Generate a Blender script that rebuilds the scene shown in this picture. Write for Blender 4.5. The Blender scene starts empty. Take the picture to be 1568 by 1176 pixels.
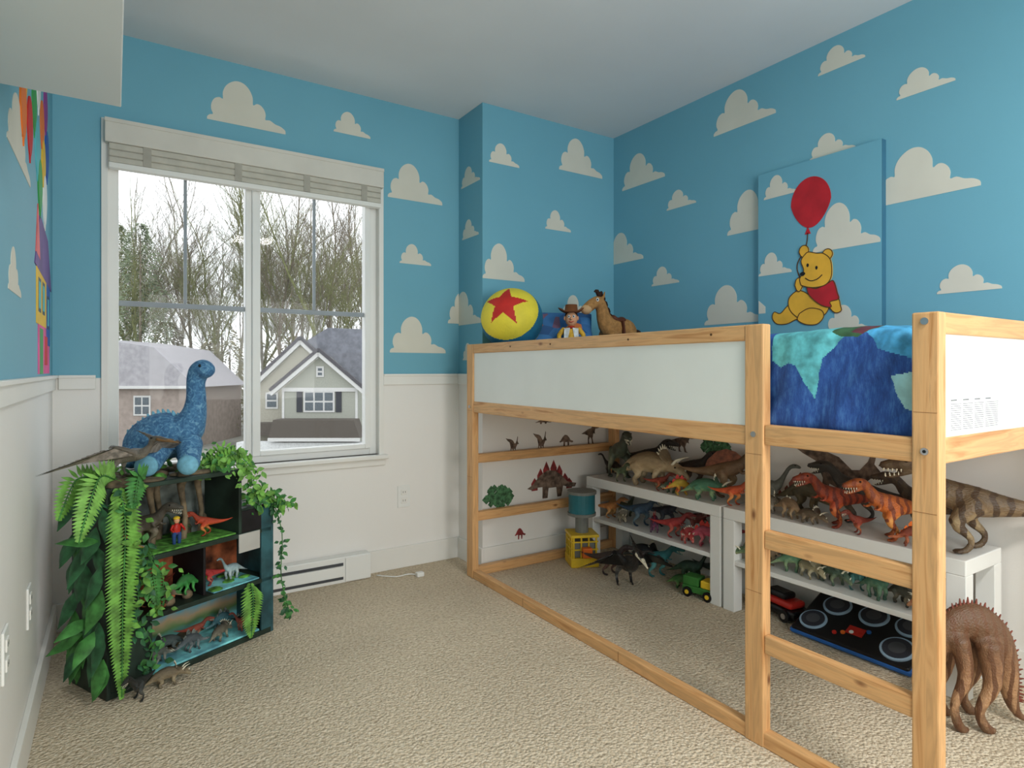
import bpy, bmesh, math, random
from mathutils import Vector, Matrix, noise
random.seed(7)
C=bpy.context; D=bpy.data
scn=C.scene
scn.view_settings.view_transform='Standard'
scn.view_settings.look='None'

# ---------------------------------------------------------------- colours / materials
def lin(c):
    return tuple(((x/255)/12.92 if x/255<=0.04045 else ((x/255+0.055)/1.055)**2.4) for x in c)+(1.0,)
class NT:
    def __init__(s,name):
        m=D.materials.new(name); m.use_nodes=True; s.m=m; s.t=m.node_tree; s.n=s.t.nodes; s.l=s.t.links
        s.b=s.n['Principled BSDF']
    def new(s,t,**k):
        n=s.n.new(t)
        for a,b in k.items(): setattr(n,a,b)
        return n
    def link(s,a,b): s.l.new(a,b)
def ramp(t,stops):
    r=t.new('ShaderNodeValToRGB'); e=r.color_ramp.elements
    while len(e)<len(stops): e.new(0.5)
    for i,(p,c) in enumerate(stops): e[i].position=p; e[i].color=lin(c)
    return r
def mat(name,c,rough=0.6,var=0.08,scale=12,bump=0.0,bscale=60,metal=0.0,spec=0.3,sheen=0):
    t=NT(name); tc=t.new('ShaderNodeTexCoord')
    nz=t.new('ShaderNodeTexNoise'); nz.inputs['Scale'].default_value=scale; nz.inputs['Detail'].default_value=3
    t.link(tc.outputs['Object'],nz.inputs['Vector'])
    a=tuple(max(0,x*(1-var)) for x in c); b=tuple(min(255,x*(1+var)) for x in c)
    r=ramp(t,[(0.35,a),(0.65,b)]); t.link(nz.outputs['Fac'],r.inputs['Fac']); t.link(r.outputs['Color'],t.b.inputs['Base Color'])
    t.b.inputs['Roughness'].default_value=rough; t.b.inputs['Metallic'].default_value=metal
    t.b.inputs['Specular IOR Level'].default_value=spec
    if bump>0:
        n2=t.new('ShaderNodeTexNoise'); n2.inputs['Scale'].default_value=bscale; t.link(tc.outputs['Object'],n2.inputs['Vector'])
        bp=t.new('ShaderNodeBump'); bp.inputs['Strength'].default_value=bump; bp.inputs['Distance'].default_value=0.01
        t.link(n2.outputs['Fac'],bp.inputs['Height']); t.link(bp.outputs['Normal'],t.b.inputs['Normal'])
    return t.m
def wood(name,axis,light=(220,170,116),dark=(182,126,74)):
    t=NT(name); tc=t.new('ShaderNodeTexCoord'); mp=t.new('ShaderNodeMapping')
    s=[22,22,22]; s[axis]=1.6; mp.inputs['Scale'].default_value=s
    t.link(tc.outputs['Object'],mp.inputs['Vector'])
    nz=t.new('ShaderNodeTexNoise'); nz.inputs['Scale'].default_value=2.2; nz.inputs['Detail'].default_value=5; nz.inputs['Distortion'].default_value=0.8
    t.link(mp.outputs['Vector'],nz.inputs['Vector'])
    r=ramp(t,[(0.28,dark),(0.48,light),(0.6,tuple(x*0.9 for x in light)),(0.75,tuple(min(255,x*1.06) for x in light))])
    t.link(nz.outputs['Fac'],r.inputs['Fac'])
    mp2=t.new('ShaderNodeMapping'); s2=[7,7,7]; s2[axis]=3.2; mp2.inputs['Scale'].default_value=s2; t.link(tc.outputs['Object'],mp2.inputs['Vector'])
    vo=t.new('ShaderNodeTexVoronoi'); vo.inputs['Scale'].default_value=1.5; t.link(mp2.outputs['Vector'],vo.inputs['Vector'])
    r2=ramp(t,[(0.03,(120,70,35)),(0.1,(255,255,255))]); t.link(vo.outputs['Distance'],r2.inputs['Fac'])
    mx=t.new('ShaderNodeMix',data_type='RGBA',blend_type='MULTIPLY'); mx.inputs[0].default_value=0.8
    t.link(r.outputs['Color'],mx.inputs[6]); t.link(r2.outputs['Color'],mx.inputs[7]); t.link(mx.outputs[2],t.b.inputs['Base Color'])
    t.b.inputs['Roughness'].default_value=0.45; t.b.inputs['Specular IOR Level'].default_value=0.35
    return t.m
def wallmat():
    t=NT('painted_wall'); g=t.new('ShaderNodeNewGeometry'); sp=t.new('ShaderNodeSeparateXYZ'); t.link(g.outputs['Position'],sp.inputs[0])
    gt=t.new('ShaderNodeMath',operation='GREATER_THAN'); gt.inputs[1].default_value=1.0; t.link(sp.outputs['Z'],gt.inputs[0])
    nz=t.new('ShaderNodeTexNoise'); nz.inputs['Scale'].default_value=1.5; t.link(g.outputs['Position'],nz.inputs['Vector'])
    r=ramp(t,[(0.3,(112,171,190)),(0.7,(118,177,196))]); t.link(nz.outputs['Fac'],r.inputs['Fac'])
    mx=t.new('ShaderNodeMix',data_type='RGBA'); t.link(gt.outputs[0],mx.inputs[0]); mx.inputs[6].default_value=lin((236,233,228)); t.link(r.outputs['Color'],mx.inputs[7])
    t.link(mx.outputs[2],t.b.inputs['Base Color']); t.b.inputs['Roughness'].default_value=0.55; t.b.inputs['Specular IOR Level'].default_value=0.25
    n2=t.new('ShaderNodeTexNoise'); n2.inputs['Scale'].default_value=180; t.link(g.outputs['Position'],n2.inputs['Vector'])
    bp=t.new('ShaderNodeBump'); bp.inputs['Strength'].default_value=0.06; bp.inputs['Distance'].default_value=0.004
    t.link(n2.outputs['Fac'],bp.inputs['Height']); t.link(bp.outputs['Normal'],t.b.inputs['Normal'])
    return t.m
def carpetmat():
    t=NT('carpet_pile'); tc=t.new('ShaderNodeTexCoord')
    vo=t.new('ShaderNodeTexVoronoi'); vo.inputs['Scale'].default_value=110; vo.inputs['Randomness'].default_value=1
    nz=t.new('ShaderNodeTexNoise'); nz.inputs['Scale'].default_value=85; nz.inputs['Detail'].default_value=4; nz.inputs['Roughness'].default_value=0.7
    n3=t.new('ShaderNodeTexNoise'); n3.inputs['Scale'].default_value=2.2
    for n in (vo,nz,n3): t.link(tc.outputs['Object'],n.inputs['Vector'])
    r=ramp(t,[(0.3,(184,164,136)),(0.5,(224,207,180)),(0.7,(242,228,206))]); t.link(nz.outputs['Fac'],r.inputs['Fac'])
    r3=ramp(t,[(0.3,(240,240,240)),(0.7,(255,255,255))]); t.link(n3.outputs['Fac'],r3.inputs['Fac'])
    mx=t.new('ShaderNodeMix',data_type='RGBA',blend_type='MULTIPLY'); mx.inputs[0].default_value=1
    t.link(r.outputs['Color'],mx.inputs[6]); t.link(r3.outputs['Color'],mx.inputs[7]); t.link(mx.outputs[2],t.b.inputs['Base Color'])
    ad=t.new('ShaderNodeMath',operation='SUBTRACT'); t.link(nz.outputs['Fac'],ad.inputs[0]); t.link(vo.outputs['Distance'],ad.inputs[1])
    bp=t.new('ShaderNodeBump'); bp.inputs['Strength'].default_value=0.7; bp.inputs['Distance'].default_value=0.013
    t.link(ad.outputs[0],bp.inputs['Height']); t.link(bp.outputs['Normal'],t.b.inputs['Normal'])
    t.b.inputs['Roughness'].default_value=0.95; t.b.inputs['Specular IOR Level'].default_value=0.1
    return t.m
_dm={}
def dinomat(back,belly,stripe=None,rough=0.5,scale=10):
    k=(back,belly,stripe)
    if k in _dm: return _dm[k]
    t=NT('dino_skin'); tc=t.new('ShaderNodeTexCoord'); sp=t.new('ShaderNodeSeparateXYZ'); t.link(tc.outputs['Generated'],sp.inputs[0])
    nz=t.new('ShaderNodeTexNoise'); nz.inputs['Scale'].default_value=scale; nz.inputs['Detail'].default_value=4; t.link(tc.outputs['Generated'],nz.inputs['Vector'])
    ad=t.new('ShaderNodeMath',operation='MULTIPLY_ADD'); t.link(nz.outputs['Fac'],ad.inputs[0]); ad.inputs[1].default_value=0.5; t.link(sp.outputs['Z'],ad.inputs[2])
    r=ramp(t,[(0.35,tuple(x*0.8 for x in back)),(0.52,belly),(0.72,back),(1.0,tuple(x*0.75 for x in back))])
    t.link(ad.outputs[0],r.inputs['Fac']); col=r.outputs['Color']
    if stripe:
        w=t.new('ShaderNodeTexWave'); w.inputs['Scale'].default_value=4; w.inputs['Distortion'].default_value=4; t.link(tc.outputs['Generated'],w.inputs['Vector'])
        r2=ramp(t,[(0.55,(0,0,0)),(0.7,(255,255,255))]); t.link(w.outputs['Fac'],r2.inputs['Fac'])
        mx=t.new('ShaderNodeMix',data_type='RGBA'); t.link(r2.outputs['Color'],mx.inputs[0]); t.link(col,mx.inputs[6]); mx.inputs[7].default_value=lin(stripe); col=mx.outputs[2]
    t.link(col,t.b.inputs['Base Color']); t.b.inputs['Roughness'].default_value=rough
    n2=t.new('ShaderNodeTexVoronoi'); n2.inputs['Scale'].default_value=60; t.link(tc.outputs['Generated'],n2.inputs['Vector'])
    bp=t.new('ShaderNodeBump'); bp.inputs['Strength'].default_value=0.4; bp.inputs['Distance'].default_value=0.004
    t.link(n2.outputs['Distance'],bp.inputs['Height']); t.link(bp.outputs['Normal'],t.b.inputs['Normal'])
    _dm[k]=t.m; return t.m

# ---------------------------------------------------------------- mesh builder
def cat(P,sub):
    if sub<=1: return [tuple(p) for p in P]
    out=[]; n=len(P)
    for i in range(n-1):
        p0=P[max(i-1,0)];p1=P[i];p2=P[i+1];p3=P[min(i+2,n-1)]
        for j in range(sub):
            t=j/sub
            out.append(tuple(0.5*((2*b)+(-a+c)*t+(2*a-5*b+4*c-d)*t*t+(-a+3*b-3*c+d)*t**3) for a,b,c,d in zip(p0,p1,p2,p3)))
    out.append(tuple(P[-1])); return out
class MB:
    def __init__(s): s.v=[];s.f=[];s.m=[];s.sm=[];s.mats=[]
    def mi(s,m):
        if m not in s.mats: s.mats.append(m)
        return s.mats.index(m)
    def add(s,vs,fs,m,smooth=False,X=None):
        o=len(s.v)
        for v in vs:
            v=Vector(v)
            if X is not None: v=X@v
            s.v.append(tuple(v))
        k=s.mi(m)
        for f in fs: s.f.append(tuple(i+o for i in f)); s.m.append(k); s.sm.append(smooth)
    def box(s,a,b,m,X=None,bev=0.0):
        bm=bmesh.new(); bmesh.ops.create_cube(bm,size=1.0)
        for v in bm.verts: v.co=Vector([(a[i]+b[i])/2+v.co[i]*(b[i]-a[i]) for i in range(3)])
        if bev>0: bmesh.ops.bevel(bm,geom=bm.edges[:],offset=bev,segments=2,affect='EDGES',profile=0.5)
        bm.verts.index_update()
        s.add([v.co.copy() for v in bm.verts],[[v.index for v in f.verts] for f in bm.faces],m,False,X); bm.free()
    def tube(s,P,m,n=10,ref=(0,1,0),sub=3,X=None,smooth=True):
        P=[tuple(p) if len(p)==5 else tuple(p)+(p[3],) for p in P]
        Q=cat(P,sub); vs=[];fs=[]; L=len(Q)
        for i,q in enumerate(Q):
            a=Vector(Q[max(i-1,0)][:3]); b=Vector(Q[min(i+1,L-1)][:3]); t=(b-a)
            t=t.normalized() if t.length>1e-9 else Vector((0,0,1))
            r=Vector(ref); sd=r-t*r.dot(t)
            if sd.length<0.15:
                r=Vector((1,0,0)) if abs(t.x)<0.9 else Vector((0,0,1)); sd=r-t*r.dot(t)
            sd.normalize(); up=t.cross(sd); c=Vector(q[:3]); ra=max(q[3],1e-4); rb=max(q[4],1e-4)
            for k in range(n):
                an=2*math.pi*k/n; vs.append(c+sd*math.cos(an)*ra+up*math.sin(an)*rb)
        for i in range(L-1):
            for k in range(n):
                fs.append((i*n+k,i*n+(k+1)%n,(i+1)*n+(k+1)%n,(i+1)*n+k))
        for e,i in ((-1,0),(1,L-1)):
            a=Vector(Q[max(i-1,0)][:3]); b=Vector(Q[min(i+1,L-1)][:3]); t=(b-a).normalized()
            c=Vector(Q[i][:3])+t*e*min(Q[i][3],Q[i][4])*0.7; vs.append(c); ci=len(vs)-1
            for k in range(n):
                fs.append((i*n+k,i*n+(k+1)%n,ci) if e==1 else (i*n+(k+1)%n,i*n+k,ci))
        s.add(vs,fs,m,smooth,X)
    def ell(s,c,r,m,n=14,X=None,R=None):
        vs=[];fs=[];h=n//2+1
        if isinstance(r,(int,float)): r=(r,r,r)
        for i in range(h+1):
            th=math.pi*i/h
            for k in range(n):
                ph=2*math.pi*k/n
                v=Vector((r[0]*math.sin(th)*math.cos(ph),r[1]*math.sin(th)*math.sin(ph),r[2]*math.cos(th)))
                if R is not None: v=R@v
                vs.append(v+Vector(c))
        for i in range(h):
            for k in range(n): fs.append((i*n+k,(i+1)*n+k,(i+1)*n+(k+1)%n,i*n+(k+1)%n))
        s.add(vs,fs,m,True,X)
    def cyl(s,a,b,r,m,n=20,X=None,r2=None,smooth=False):
        a=Vector(a);b=Vector(b);t=(b-a).normalized(); u=t.orthogonal().normalized(); w=t.cross(u); r2=r if r2 is None else r2
        vs=[a+(u*math.cos(2*math.pi*k/n)+w*math.sin(2*math.pi*k/n))*r for k in range(n)]+[b+(u*math.cos(2*math.pi*k/n)+w*math.sin(2*math.pi*k/n))*r2 for k in range(n)]
        s.add(vs,[(k,(k+1)%n,n+(k+1)%n,n+k) for k in range(n)],m,smooth,X)
        s.add(vs,[tuple(range(n-1,-1,-1)),tuple(range(n,2*n))],m,False,X)
    def poly(s,pts,fn,d,m,X=None):
        n=len(pts); vs=[fn(p,0) for p in pts]+[fn(p,d) for p in pts]
        fs=[tuple(range(n)),tuple(range(2*n-1,n-1,-1))]+[(i,(i+1)%n,n+(i+1)%n,n+i) for i in range(n)]
        s.add(vs,fs,m,False,X)
    def organic(s,parts,m,vox,X=None,sm=2):
        t=MB()
        for p in parts:
            if p[0]=='e': t.ell(p[1],p[2],m,n=16)
            else: t.tube(p[1],m,n=12,**(p[2] if len(p)>2 else {}))
        o=t.build('tmp_build'); md=o.modifiers.new('r','REMESH'); md.mode='VOXEL'; md.voxel_size=vox
        ms=o.modifiers.new('s','SMOOTH'); ms.iterations=sm; ms.factor=0.5
        dg=C.evaluated_depsgraph_get(); e=o.evaluated_get(dg); me=e.to_mesh()
        s.add([v.co.copy() for v in me.vertices],[tuple(p.vertices) for p in me.polygons],m,True,X)
        e.to_mesh_clear(); me2=o.data; D.objects.remove(o); D.meshes.remove(me2)
    def build(s,name,loc=(0,0,0),rz=0,sc=1.0,parent=None,rot=None):
        me=D.meshes.new(name); me.from_pydata(s.v,[],s.f)
        for m in s.mats: me.materials.append(m)
        me.polygons.foreach_set('material_index',s.m); me.polygons.foreach_set('use_smooth',s.sm); me.validate(); me.update()
        o=D.objects.new(name,me); C.collection.objects.link(o)
        o.location=loc; o.rotation_euler=rot if rot else (0,0,math.radians(rz)); o.scale=(sc,)*3
        if parent: o.parent=parent
        return o
def inst(o,name,loc,rz,sc):
    c=D.objects.new(name,o.data); C.collection.objects.link(c); c.location=loc; c.rotation_euler=(0,0,math.radians(rz)); c.scale=(sc,)*3; return c

# ---------------------------------------------------------------- shared materials
WALL=wallmat(); CARPET=carpetmat()
CEIL=mat('ceiling_paint',(222,224,224),0.8,0.01,2)
TRIM=mat('white_trim',(234,232,226),0.4,0.01,3)
WHITE=mat('white_laminate',(234,234,230),0.35,0.01,3)
VINYL=mat('window_vinyl',(235,235,232),0.35,0.01,3)
CLOUD=mat('cloud_paint',(218,213,198),0.6,0.015,5)
WX=wood('pine_x',0);WY=wood('pine_y',1);WZ=wood('pine_z',2)
PANEL=mat('bed_panel_white',(230,231,224),0.4,0.01,4)
BLACK=mat('black_plastic',(22,22,24),0.35,0.1)
DARK=mat('dark_line',(70,72,76),0.5,0.05)
METAL=mat('bolt_metal',(190,190,195),0.3,0.03,metal=1.0)
EYE=mat('eye_black',(12,12,12),0.15,0); TOOTH=mat('tooth_ivory',(235,228,205),0.4,0.03)

# ---------------------------------------------------------------- room shell
XL,XR,YF,YB,ZC=-0.204,2.51,3.0,-1.3,2.42
WX0,WX1,WZ0,WZ1=-0.033,1.147,0.60,2.05
m=MB(); m.box((XL-0.1,YB-0.1,-0.1),(XR+0.1,YF+0.15,0),CARPET); m.build('floor')
m=MB(); m.box((XL-0.1,YB-0.1,ZC),(XR+0.1,YF+0.15,ZC+0.1),CEIL); m.build('ceiling')
m=MB(); m.box((XL-0.1,YB,0),(XL,YF,ZC),WALL); m.build('wall_left')
m=MB(); m.box((XR,YB,0),(XR+0.1,YF,ZC),WALL); m.build('wall_right')
m=MB(); m.box((XL-0.1,YB-0.1,0),(XR+0.1,YB,ZC),WALL); m.build('wall_rear')
m=MB()
m.box((XL-0.1,YF,0),(WX0,YF+0.14,ZC),WALL); m.box((WX1,YF,0),(XR+0.1,YF+0.14,ZC),WALL)
m.box((WX0,YF,0),(WX1,YF+0.14,WZ0),WALL); m.box((WX0,YF,WZ1),(WX1,YF+0.14,ZC),WALL)
m.build('wall_front')
m=MB(); m.box((1.6,2.74,0),(XR,YF,ZC),WALL); m.build('wall_bumpout')

def rail(name,pts_boxes):
    m=MB()
    for (a,b) in pts_boxes: m.box(a,b,TRIM,bev=0.002)
    return m.build(name)
rail('trim_1',[((XL,YB,0.955),(XL+0.012,YF,1.005)),((XL,YB,1.0),(XL+0.02,YF,1.012))])
rail('trim_2',[((XL+0.02,YF-0.012,0.955),(WX0-0.03,YF,1.005)),((XL+0.02,YF-0.018,1.0),(WX0-0.03,YF,1.012)),
               ((WX1+0.012,YF-0.012,0.955),(1.588,YF,1.005)),((WX1+0.012,YF-0.018,1.0),(1.582,YF,1.012))])
rail('trim_3',[((1.588,2.728,0.955),(1.6,YF,1.005)),((1.582,2.722,1.0),(1.6,YF,1.012)),
               ((1.6,2.728,0.955),(XR-0.012,2.74,1.005)),((1.6,2.722,1.0),(XR-0.02,2.74,1.012))])
rail('trim_4',[((XR-0.012,YB,0.955),(XR,2.74,1.005)),((XR-0.02,YB,1.0),(XR,2.74,1.012))])
rail('baseboard_left',[((XL,YB,0),(XL+0.014,YF,0.11))])
rail('baseboard_front',[((XL+0.014,YF-0.014,0),(1.586,YF,0.11)),((1.586,2.726,0),(1.6,YF,0.11)),((1.6,2.726,0),(XR-0.014,2.74,0.11))])
rail('baseboard_right',[((XR-0.014,YB,0),(XR,2.74,0.11))])

# ---------------------------------------------------------------- clouds
CL=[(0,0),(0,.03),(.03,.06),(.07,.075),(.048,.13),(.052,.2),(.09,.265),(.15,.29),(.19,.28),(.19,.36),(.225,.44),(.29,.50),(.37,.53),(.455,.515),(.525,.455),(.565,.37),(.57,.28),(.62,.305),(.67,.295),(.715,.25),(.735,.19),(.73,.13),(.79,.135),(.86,.10),(.93,.085),(.985,.055),(1,.03),(1,0)]
def clip(pts,axis,val,keep_less):
    out=[];n=len(pts)
    ins=lambda p:(p[axis]<=val) if keep_less else (p[axis]>=val)
    for i in range(n):
        a=pts[i];b=pts[(i+1)%n]
        if ins(a): out.append(a)
        if ins(a)!=ins(b):
            t=(val-a[axis])/(b[axis]-a[axis]); out.append(tuple(a[j]+(b[j]-a[j])*t for j in range(2)))
    return out
def cloudpts(c):
    a,b,z,zt=c
    base=cat([(x,y,0) for x,y in CL],3)
    return [(a+(b-a)*x, z+(zt-z)*max(0,y)/0.53) for x,y,_ in base]
T=0.0012
def decal(m,pts,plane,mt,off=0.0):
    k=plane[0];v=plane[1];sg=plane[2]
    e=sg*(T+off)
    if k=='Y': fn=lambda p,d:(p[0],v+d,p[1])
    else: fn=lambda p,d:(v+d,p[0],p[1])
    m.poly(pts,fn,e,mt)
PW=('Y',3.0,-1);PS=('X',1.6,-1);PB=('Y',2.74,-1);PR=('X',XR,-1);PL=('X',XL,1);PC=('X',2.48,-1)
W=[(0.344,0.677,2.143,2.34),(0.905,1.092,2.207,2.318),(1.186,1.498,1.928,2.12),(1.251,1.431,1.592,1.698),(1.197,1.518,1.123,1.314)]
m=MB()
for c in W: decal(m,cloudpts(c),PW,CLOUD)
decal(m,clip(cloudpts((1.533,1.75,1.288,1.463)),0,1.599,True),PW,CLOUD)
decal(m,cloudpts((-0.19,-0.02,2.17,2.26)),PW,CLOUD)
m.build('cloud_mural')
m=MB()
for c in [(2.97,2.765,2.026,2.128),(2.958,2.779,1.743,1.843),(3.08,2.75,1.278,1.46),(2.951,2.813,1.085,1.178)]:
    decal(m,clip(cloudpts(c),0,2.999,True),PS,CLOUD)
m.build('cloud_mural')
m=MB()
for c in [(1.64,1.829,2.12,2.229),(2.099,2.419,2.162,2.359),(2.003,2.183,1.816,1.927),(1.601,1.863,1.509,1.699),(2.117,2.333,1.323,1.46),(2.40,2.53,1.268,1.347)]:
    decal(m,clip(cloudpts(c),0,2.509,True),PB,CLOUD)
m.build('cloud_mural')
m=MB()
for c in [(2.665,2.333,2.085,2.269),(2.319,2.12,1.894,1.989),(2.009,1.668,2.196,2.379),(1.469,1.275,2.281,2.378),(1.158,0.963,2.064,2.157),(1.507,1.313,1.93,2.027),(1.23,0.887,1.671,1.865),(1.928,1.629,1.687,1.883),(2.80,2.495,1.663,1.843),(2.43,2.233,1.497,1.597),(2.066,1.728,1.258,1.447),(1.021,0.827,1.308,1.406),
          (0.62,0.35,2.05,2.2),(0.5,0.2,1.55,1.7),(0.1,-0.2,1.9,2.05),(-0.3,-0.6,1.3,1.5)]:
    decal(m,clip(cloudpts(c),0,2.739,True),PR,CLOUD)
m.build('cloud_mural')
m=MB()
for c in [(1.78,2.24,1.56,1.72),(1.80,2.03,1.22,1.33),(0.9,1.3,1.3,1.5),(0.2,0.6,1.8,2.0),(2.3,2.75,2.1,2.25)]:
    decal(m,cloudpts(c),PL,CLOUD)
m.build('cloud_mural')

# ---------------------------------------------------------------- left wall: balloon house mural
def E(cx,cy,rx,ry,n=28,tip=0.0):
    o=[]
    for i in range(n):
        a=2*math.pi*i/n; y=math.sin(a)
        o.append((cx+rx*math.cos(a)*(1-0.25*max(0,-y)),cy+ry*y-(tip if y<-0.98 else 0)))
    return o
BC=[(210,40,40),(235,190,40),(40,90,170),(60,160,80),(235,235,230),(235,120,40),(150,60,140),(90,190,200)]
BM=[mat('mural_paint_%d'%i,c,0.6,0.03) for i,c in enumerate(BC)]
m=MB(); random.seed(3); k=0
for (y,z) in [(1.98,1.93),(2.1,1.84),(2.22,1.95),(2.34,1.84),(2.46,1.95),(2.58,1.85),(2.70,1.95),(2.42,1.73),(2.22,1.73),(2.62,1.73),(2.74,1.80),(2.5,1.63),(2.66,1.62),(2.06,1.73)]:
    decal(m,E(y,z,0.062,0.085,tip=0.02),PL,BM[k%8],0.0002*(k+3)); k+=1
m.build('balloon_mural')
m=MB()
def rect(a,b,c,d): return [(a,c),(b,c),(b,d),(a,d)]
decal(m,rect(2.45,2.85,1.02,1.2),PL,mat('mural_pink',(225,90,150),0.6),0.0004)
decal(m,rect(2.40,2.72,1.18,1.36),PL,BM[1],0.0008)
decal(m,rect(2.72,2.86,1.12,1.34),PL,BM[2],0.0008)
decal(m,[(2.35,1.36),(2.92,1.33),(2.78,1.5),(2.5,1.54)],PL,mat('mural_roof',(110,80,140),0.6),0.0012)
decal(m,[(2.38,1.40),(2.5,1.39),(2.44,1.56)],PL,mat('mural_salmon',(230,110,110),0.6),0.0016)
for a,b,c,d in [(2.45,2.53,1.22,1.33),(2.58,2.66,1.22,1.33),(2.75,2.82,1.18,1.3)]:
    decal(m,rect(a,b,c,d),PL,BLACK,0.0012); decal(m,rect(a+.012,b-.012,c+.012,d-.012),PL,BM[7],0.0016)
decal(m,rect(2.5,2.6,1.02,1.17),PL,BM[3],0.0012); decal(m,rect(2.66,2.76,1.05,1.15),PL,BM[0],0.0012)
m.build('house_mural')

# ---------------------------------------------------------------- canvas with bear painting
CANV=mat('canvas_paint',(111,172,192),0.6,0.015,2)
YEL=mat('bear_yellow',(236,178,60),0.6,0.04); REDP=mat('painted_red',(190,38,48),0.5,0.06); OUTL=mat('painted_outline',(90,60,30),0.6,0)
CSHADE=mat('canvas_edge_shade',(60,110,135),.7,.02)  # darker side strip: the canvas edge shadow painted as colour
m=MB(); m.box((2.48,1.198,1.15),(XR,1.737,1.925),CANV)
m.box((2.481,1.1965,1.15),(XR,1.198,1.925),CSHADE)
for c in [(1.707,1.548,1.805,1.903),(1.474,1.203,1.528,1.716),(1.734,1.572,1.461,1.561),(1.417,1.235,1.188,1.297)]:
    decal(m,cloudpts(c),PC,CLOUD)
decal(m,[(1.734,1.29),(1.70,1.29),(1.70,1.32),(1.734,1.35)],PC,CLOUD)
decal(m,E(1.485,1.745,0.089,0.108,n=40),PC,REDP,0.001)
decal(m,[(1.497,1.645),(1.51,1.612),(1.484,1.612)],PC,REDP,0.001)
def stroke(m,P,w,plane,mt,off):
    Q=cat([(x,y,0) for x,y in P],4); L=[];R=[]
    for i,q in enumerate(Q):
        a=Q[max(i-1,0)];b=Q[min(i+1,len(Q)-1)]; d=Vector((b[0]-a[0],b[1]-a[1])); d=d.normalized() if d.length>0 else Vector((1,0)); nrm=Vector((-d.y,d.x))*w/2
        L.append((q[0]+nrm.x,q[1]+nrm.y)); R.append((q[0]-nrm.x,q[1]-nrm.y))
    k=plane[0];v=plane[1]+plane[2]*(T+off)
    pt=(lambda p:(p[0],v,p[1])) if k=='Y' else (lambda p:(v,p[0],p[1]))
    n=len(L); m.add([pt(p) for p in L+R],[(i,i+1,n+i+1,n+i) for i in range(n-1)],mt)
stroke(m,[(1.497,1.618),(1.5,1.581),(1.512,1.541),(1.539,1.503),(1.545,1.47),(1.533,1.431)],0.005,PC,OUTL,0.001)
HEAD=[(1.524,1.396),(1.53,1.425),(1.512,1.457),(1.524,1.5),(1.506,1.526),(1.489,1.534),(1.454,1.523),(1.426,1.518),(1.398,1.492),(1.39,1.454),(1.393,1.414),(1.415,1.387),(1.454,1.38),(1.489,1.384)]
SHIRT=[(1.5,1.394),(1.46,1.375),(1.409,1.391),(1.384,1.399),(1.368,1.349),(1.363,1.322),(1.398,1.314),(1.393,1.292),(1.437,1.304),(1.489,1.351)]
BEL=[(1.512,1.367),(1.542,1.376),(1.579,1.351),(1.585,1.315),(1.566,1.279),(1.518,1.247),(1.46,1.249),(1.417,1.267),(1.404,1.304),(1.446,1.313),(1.489,1.351)]
LL=[(1.563,1.33),(1.594,1.31),(1.625,1.283),(1.654,1.292),(1.664,1.266),(1.641,1.238),(1.594,1.235),(1.554,1.25),(1.518,1.261)]
LR=[(1.533,1.276),(1.542,1.249),(1.503,1.227),(1.454,1.226),(1.426,1.254),(1.437,1.283),(1.489,1.295)]
AR=[(1.404,1.32),(1.366,1.327),(1.355,1.295),(1.352,1.273),(1.376,1.267),(1.398,1.288)]
def blob(P,mt,off):
    Q=[(q[0],q[1]) for q in cat([(x,y,0) for x,y in P+[P[0]]],4)][:-1]
    decal(m,Q,PC,mt,off); stroke(m,P+[P[0]],0.004,PC,OUTL,off+0.0004)
def ob(cx,cy,rx,ry,mt,off): decal(m,E(cx,cy,rx,ry,n=24),PC,mt,off)
for P,o in ((LL,.001),(BEL,.0018),(LR,.0026),(AR,.0034)): blob(P,YEL,o)
blob(SHIRT,REDP,.0042)
blob(E(1.512,1.54,.022,.026,n=10),YEL,.0046); blob(E(1.409,1.51,.022,.024,n=10),YEL,.0046); blob(E(1.535,1.40,.018,.03,n=8),YEL,.0046)
blob(HEAD,YEL,.0054)
ob(1.517,1.444,.012,.009,BLACK,.0066); ob(1.494,1.478,.005,.008,BLACK,.0066); ob(1.455,1.462,.005,.008,BLACK,.0066)
stroke(m,[(1.505,1.425),(1.48,1.41),(1.45,1.415),(1.43,1.43)],0.004,PC,BLACK,.0066)
m.build('bear_canvas_painting')

# ---------------------------------------------------------------- window
GL=NT('window_glass'); tr=GL.new('ShaderNodeBsdfTransparent'); gs=GL.new('ShaderNodeBsdfGlossy'); gs.inputs['Roughness'].default_value=0.02
mx=GL.new('ShaderNodeMixShader'); mx.inputs[0].default_value=0.006; tr.inputs['Color'].default_value=(0.98,0.985,0.985,1)
GL.link(tr.outputs[0],mx.inputs[1]); GL.link(gs.outputs[0],mx.inputs[2]); GL.link(mx.outputs[0],GL.n['Material Output'].inputs['Surface'])
m=MB(); y0,y1=3.035,3.085
def fr(a,b,c,d,ya=y0,yb=y1,mt=VINYL): m.box((a,ya,c),(b,yb,d),mt,bev=0.003)
gz0,gz1=0.632,1.99
fr(WX0,0.016,WZ0,WZ1); fr(1.10,WX1,WZ0,WZ1); fr(0.016,1.10,WZ0,gz0); fr(0.016,1.10,gz1,WZ1)
fr(0.507,0.54,gz0,gz1); fr(0.535,0.570,gz0,gz1,3.02,3.07); fr(1.072,1.10,gz0,gz1,3.02,3.07); fr(0.570,1.072,gz0,0.655,3.02,3.07)
MUN=mat('muntin_grey',(150,158,164),.4,.02)
fr(0.016,0.507,1.303,1.325,3.05,3.065,MUN); fr(0.257,0.270,1.325,gz1,3.05,3.065,MUN)
fr(0.570,1.072,1.303,1.325,3.04,3.055,MUN); fr(0.816,0.829,1.325,gz1,3.04,3.055,MUN)
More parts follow.
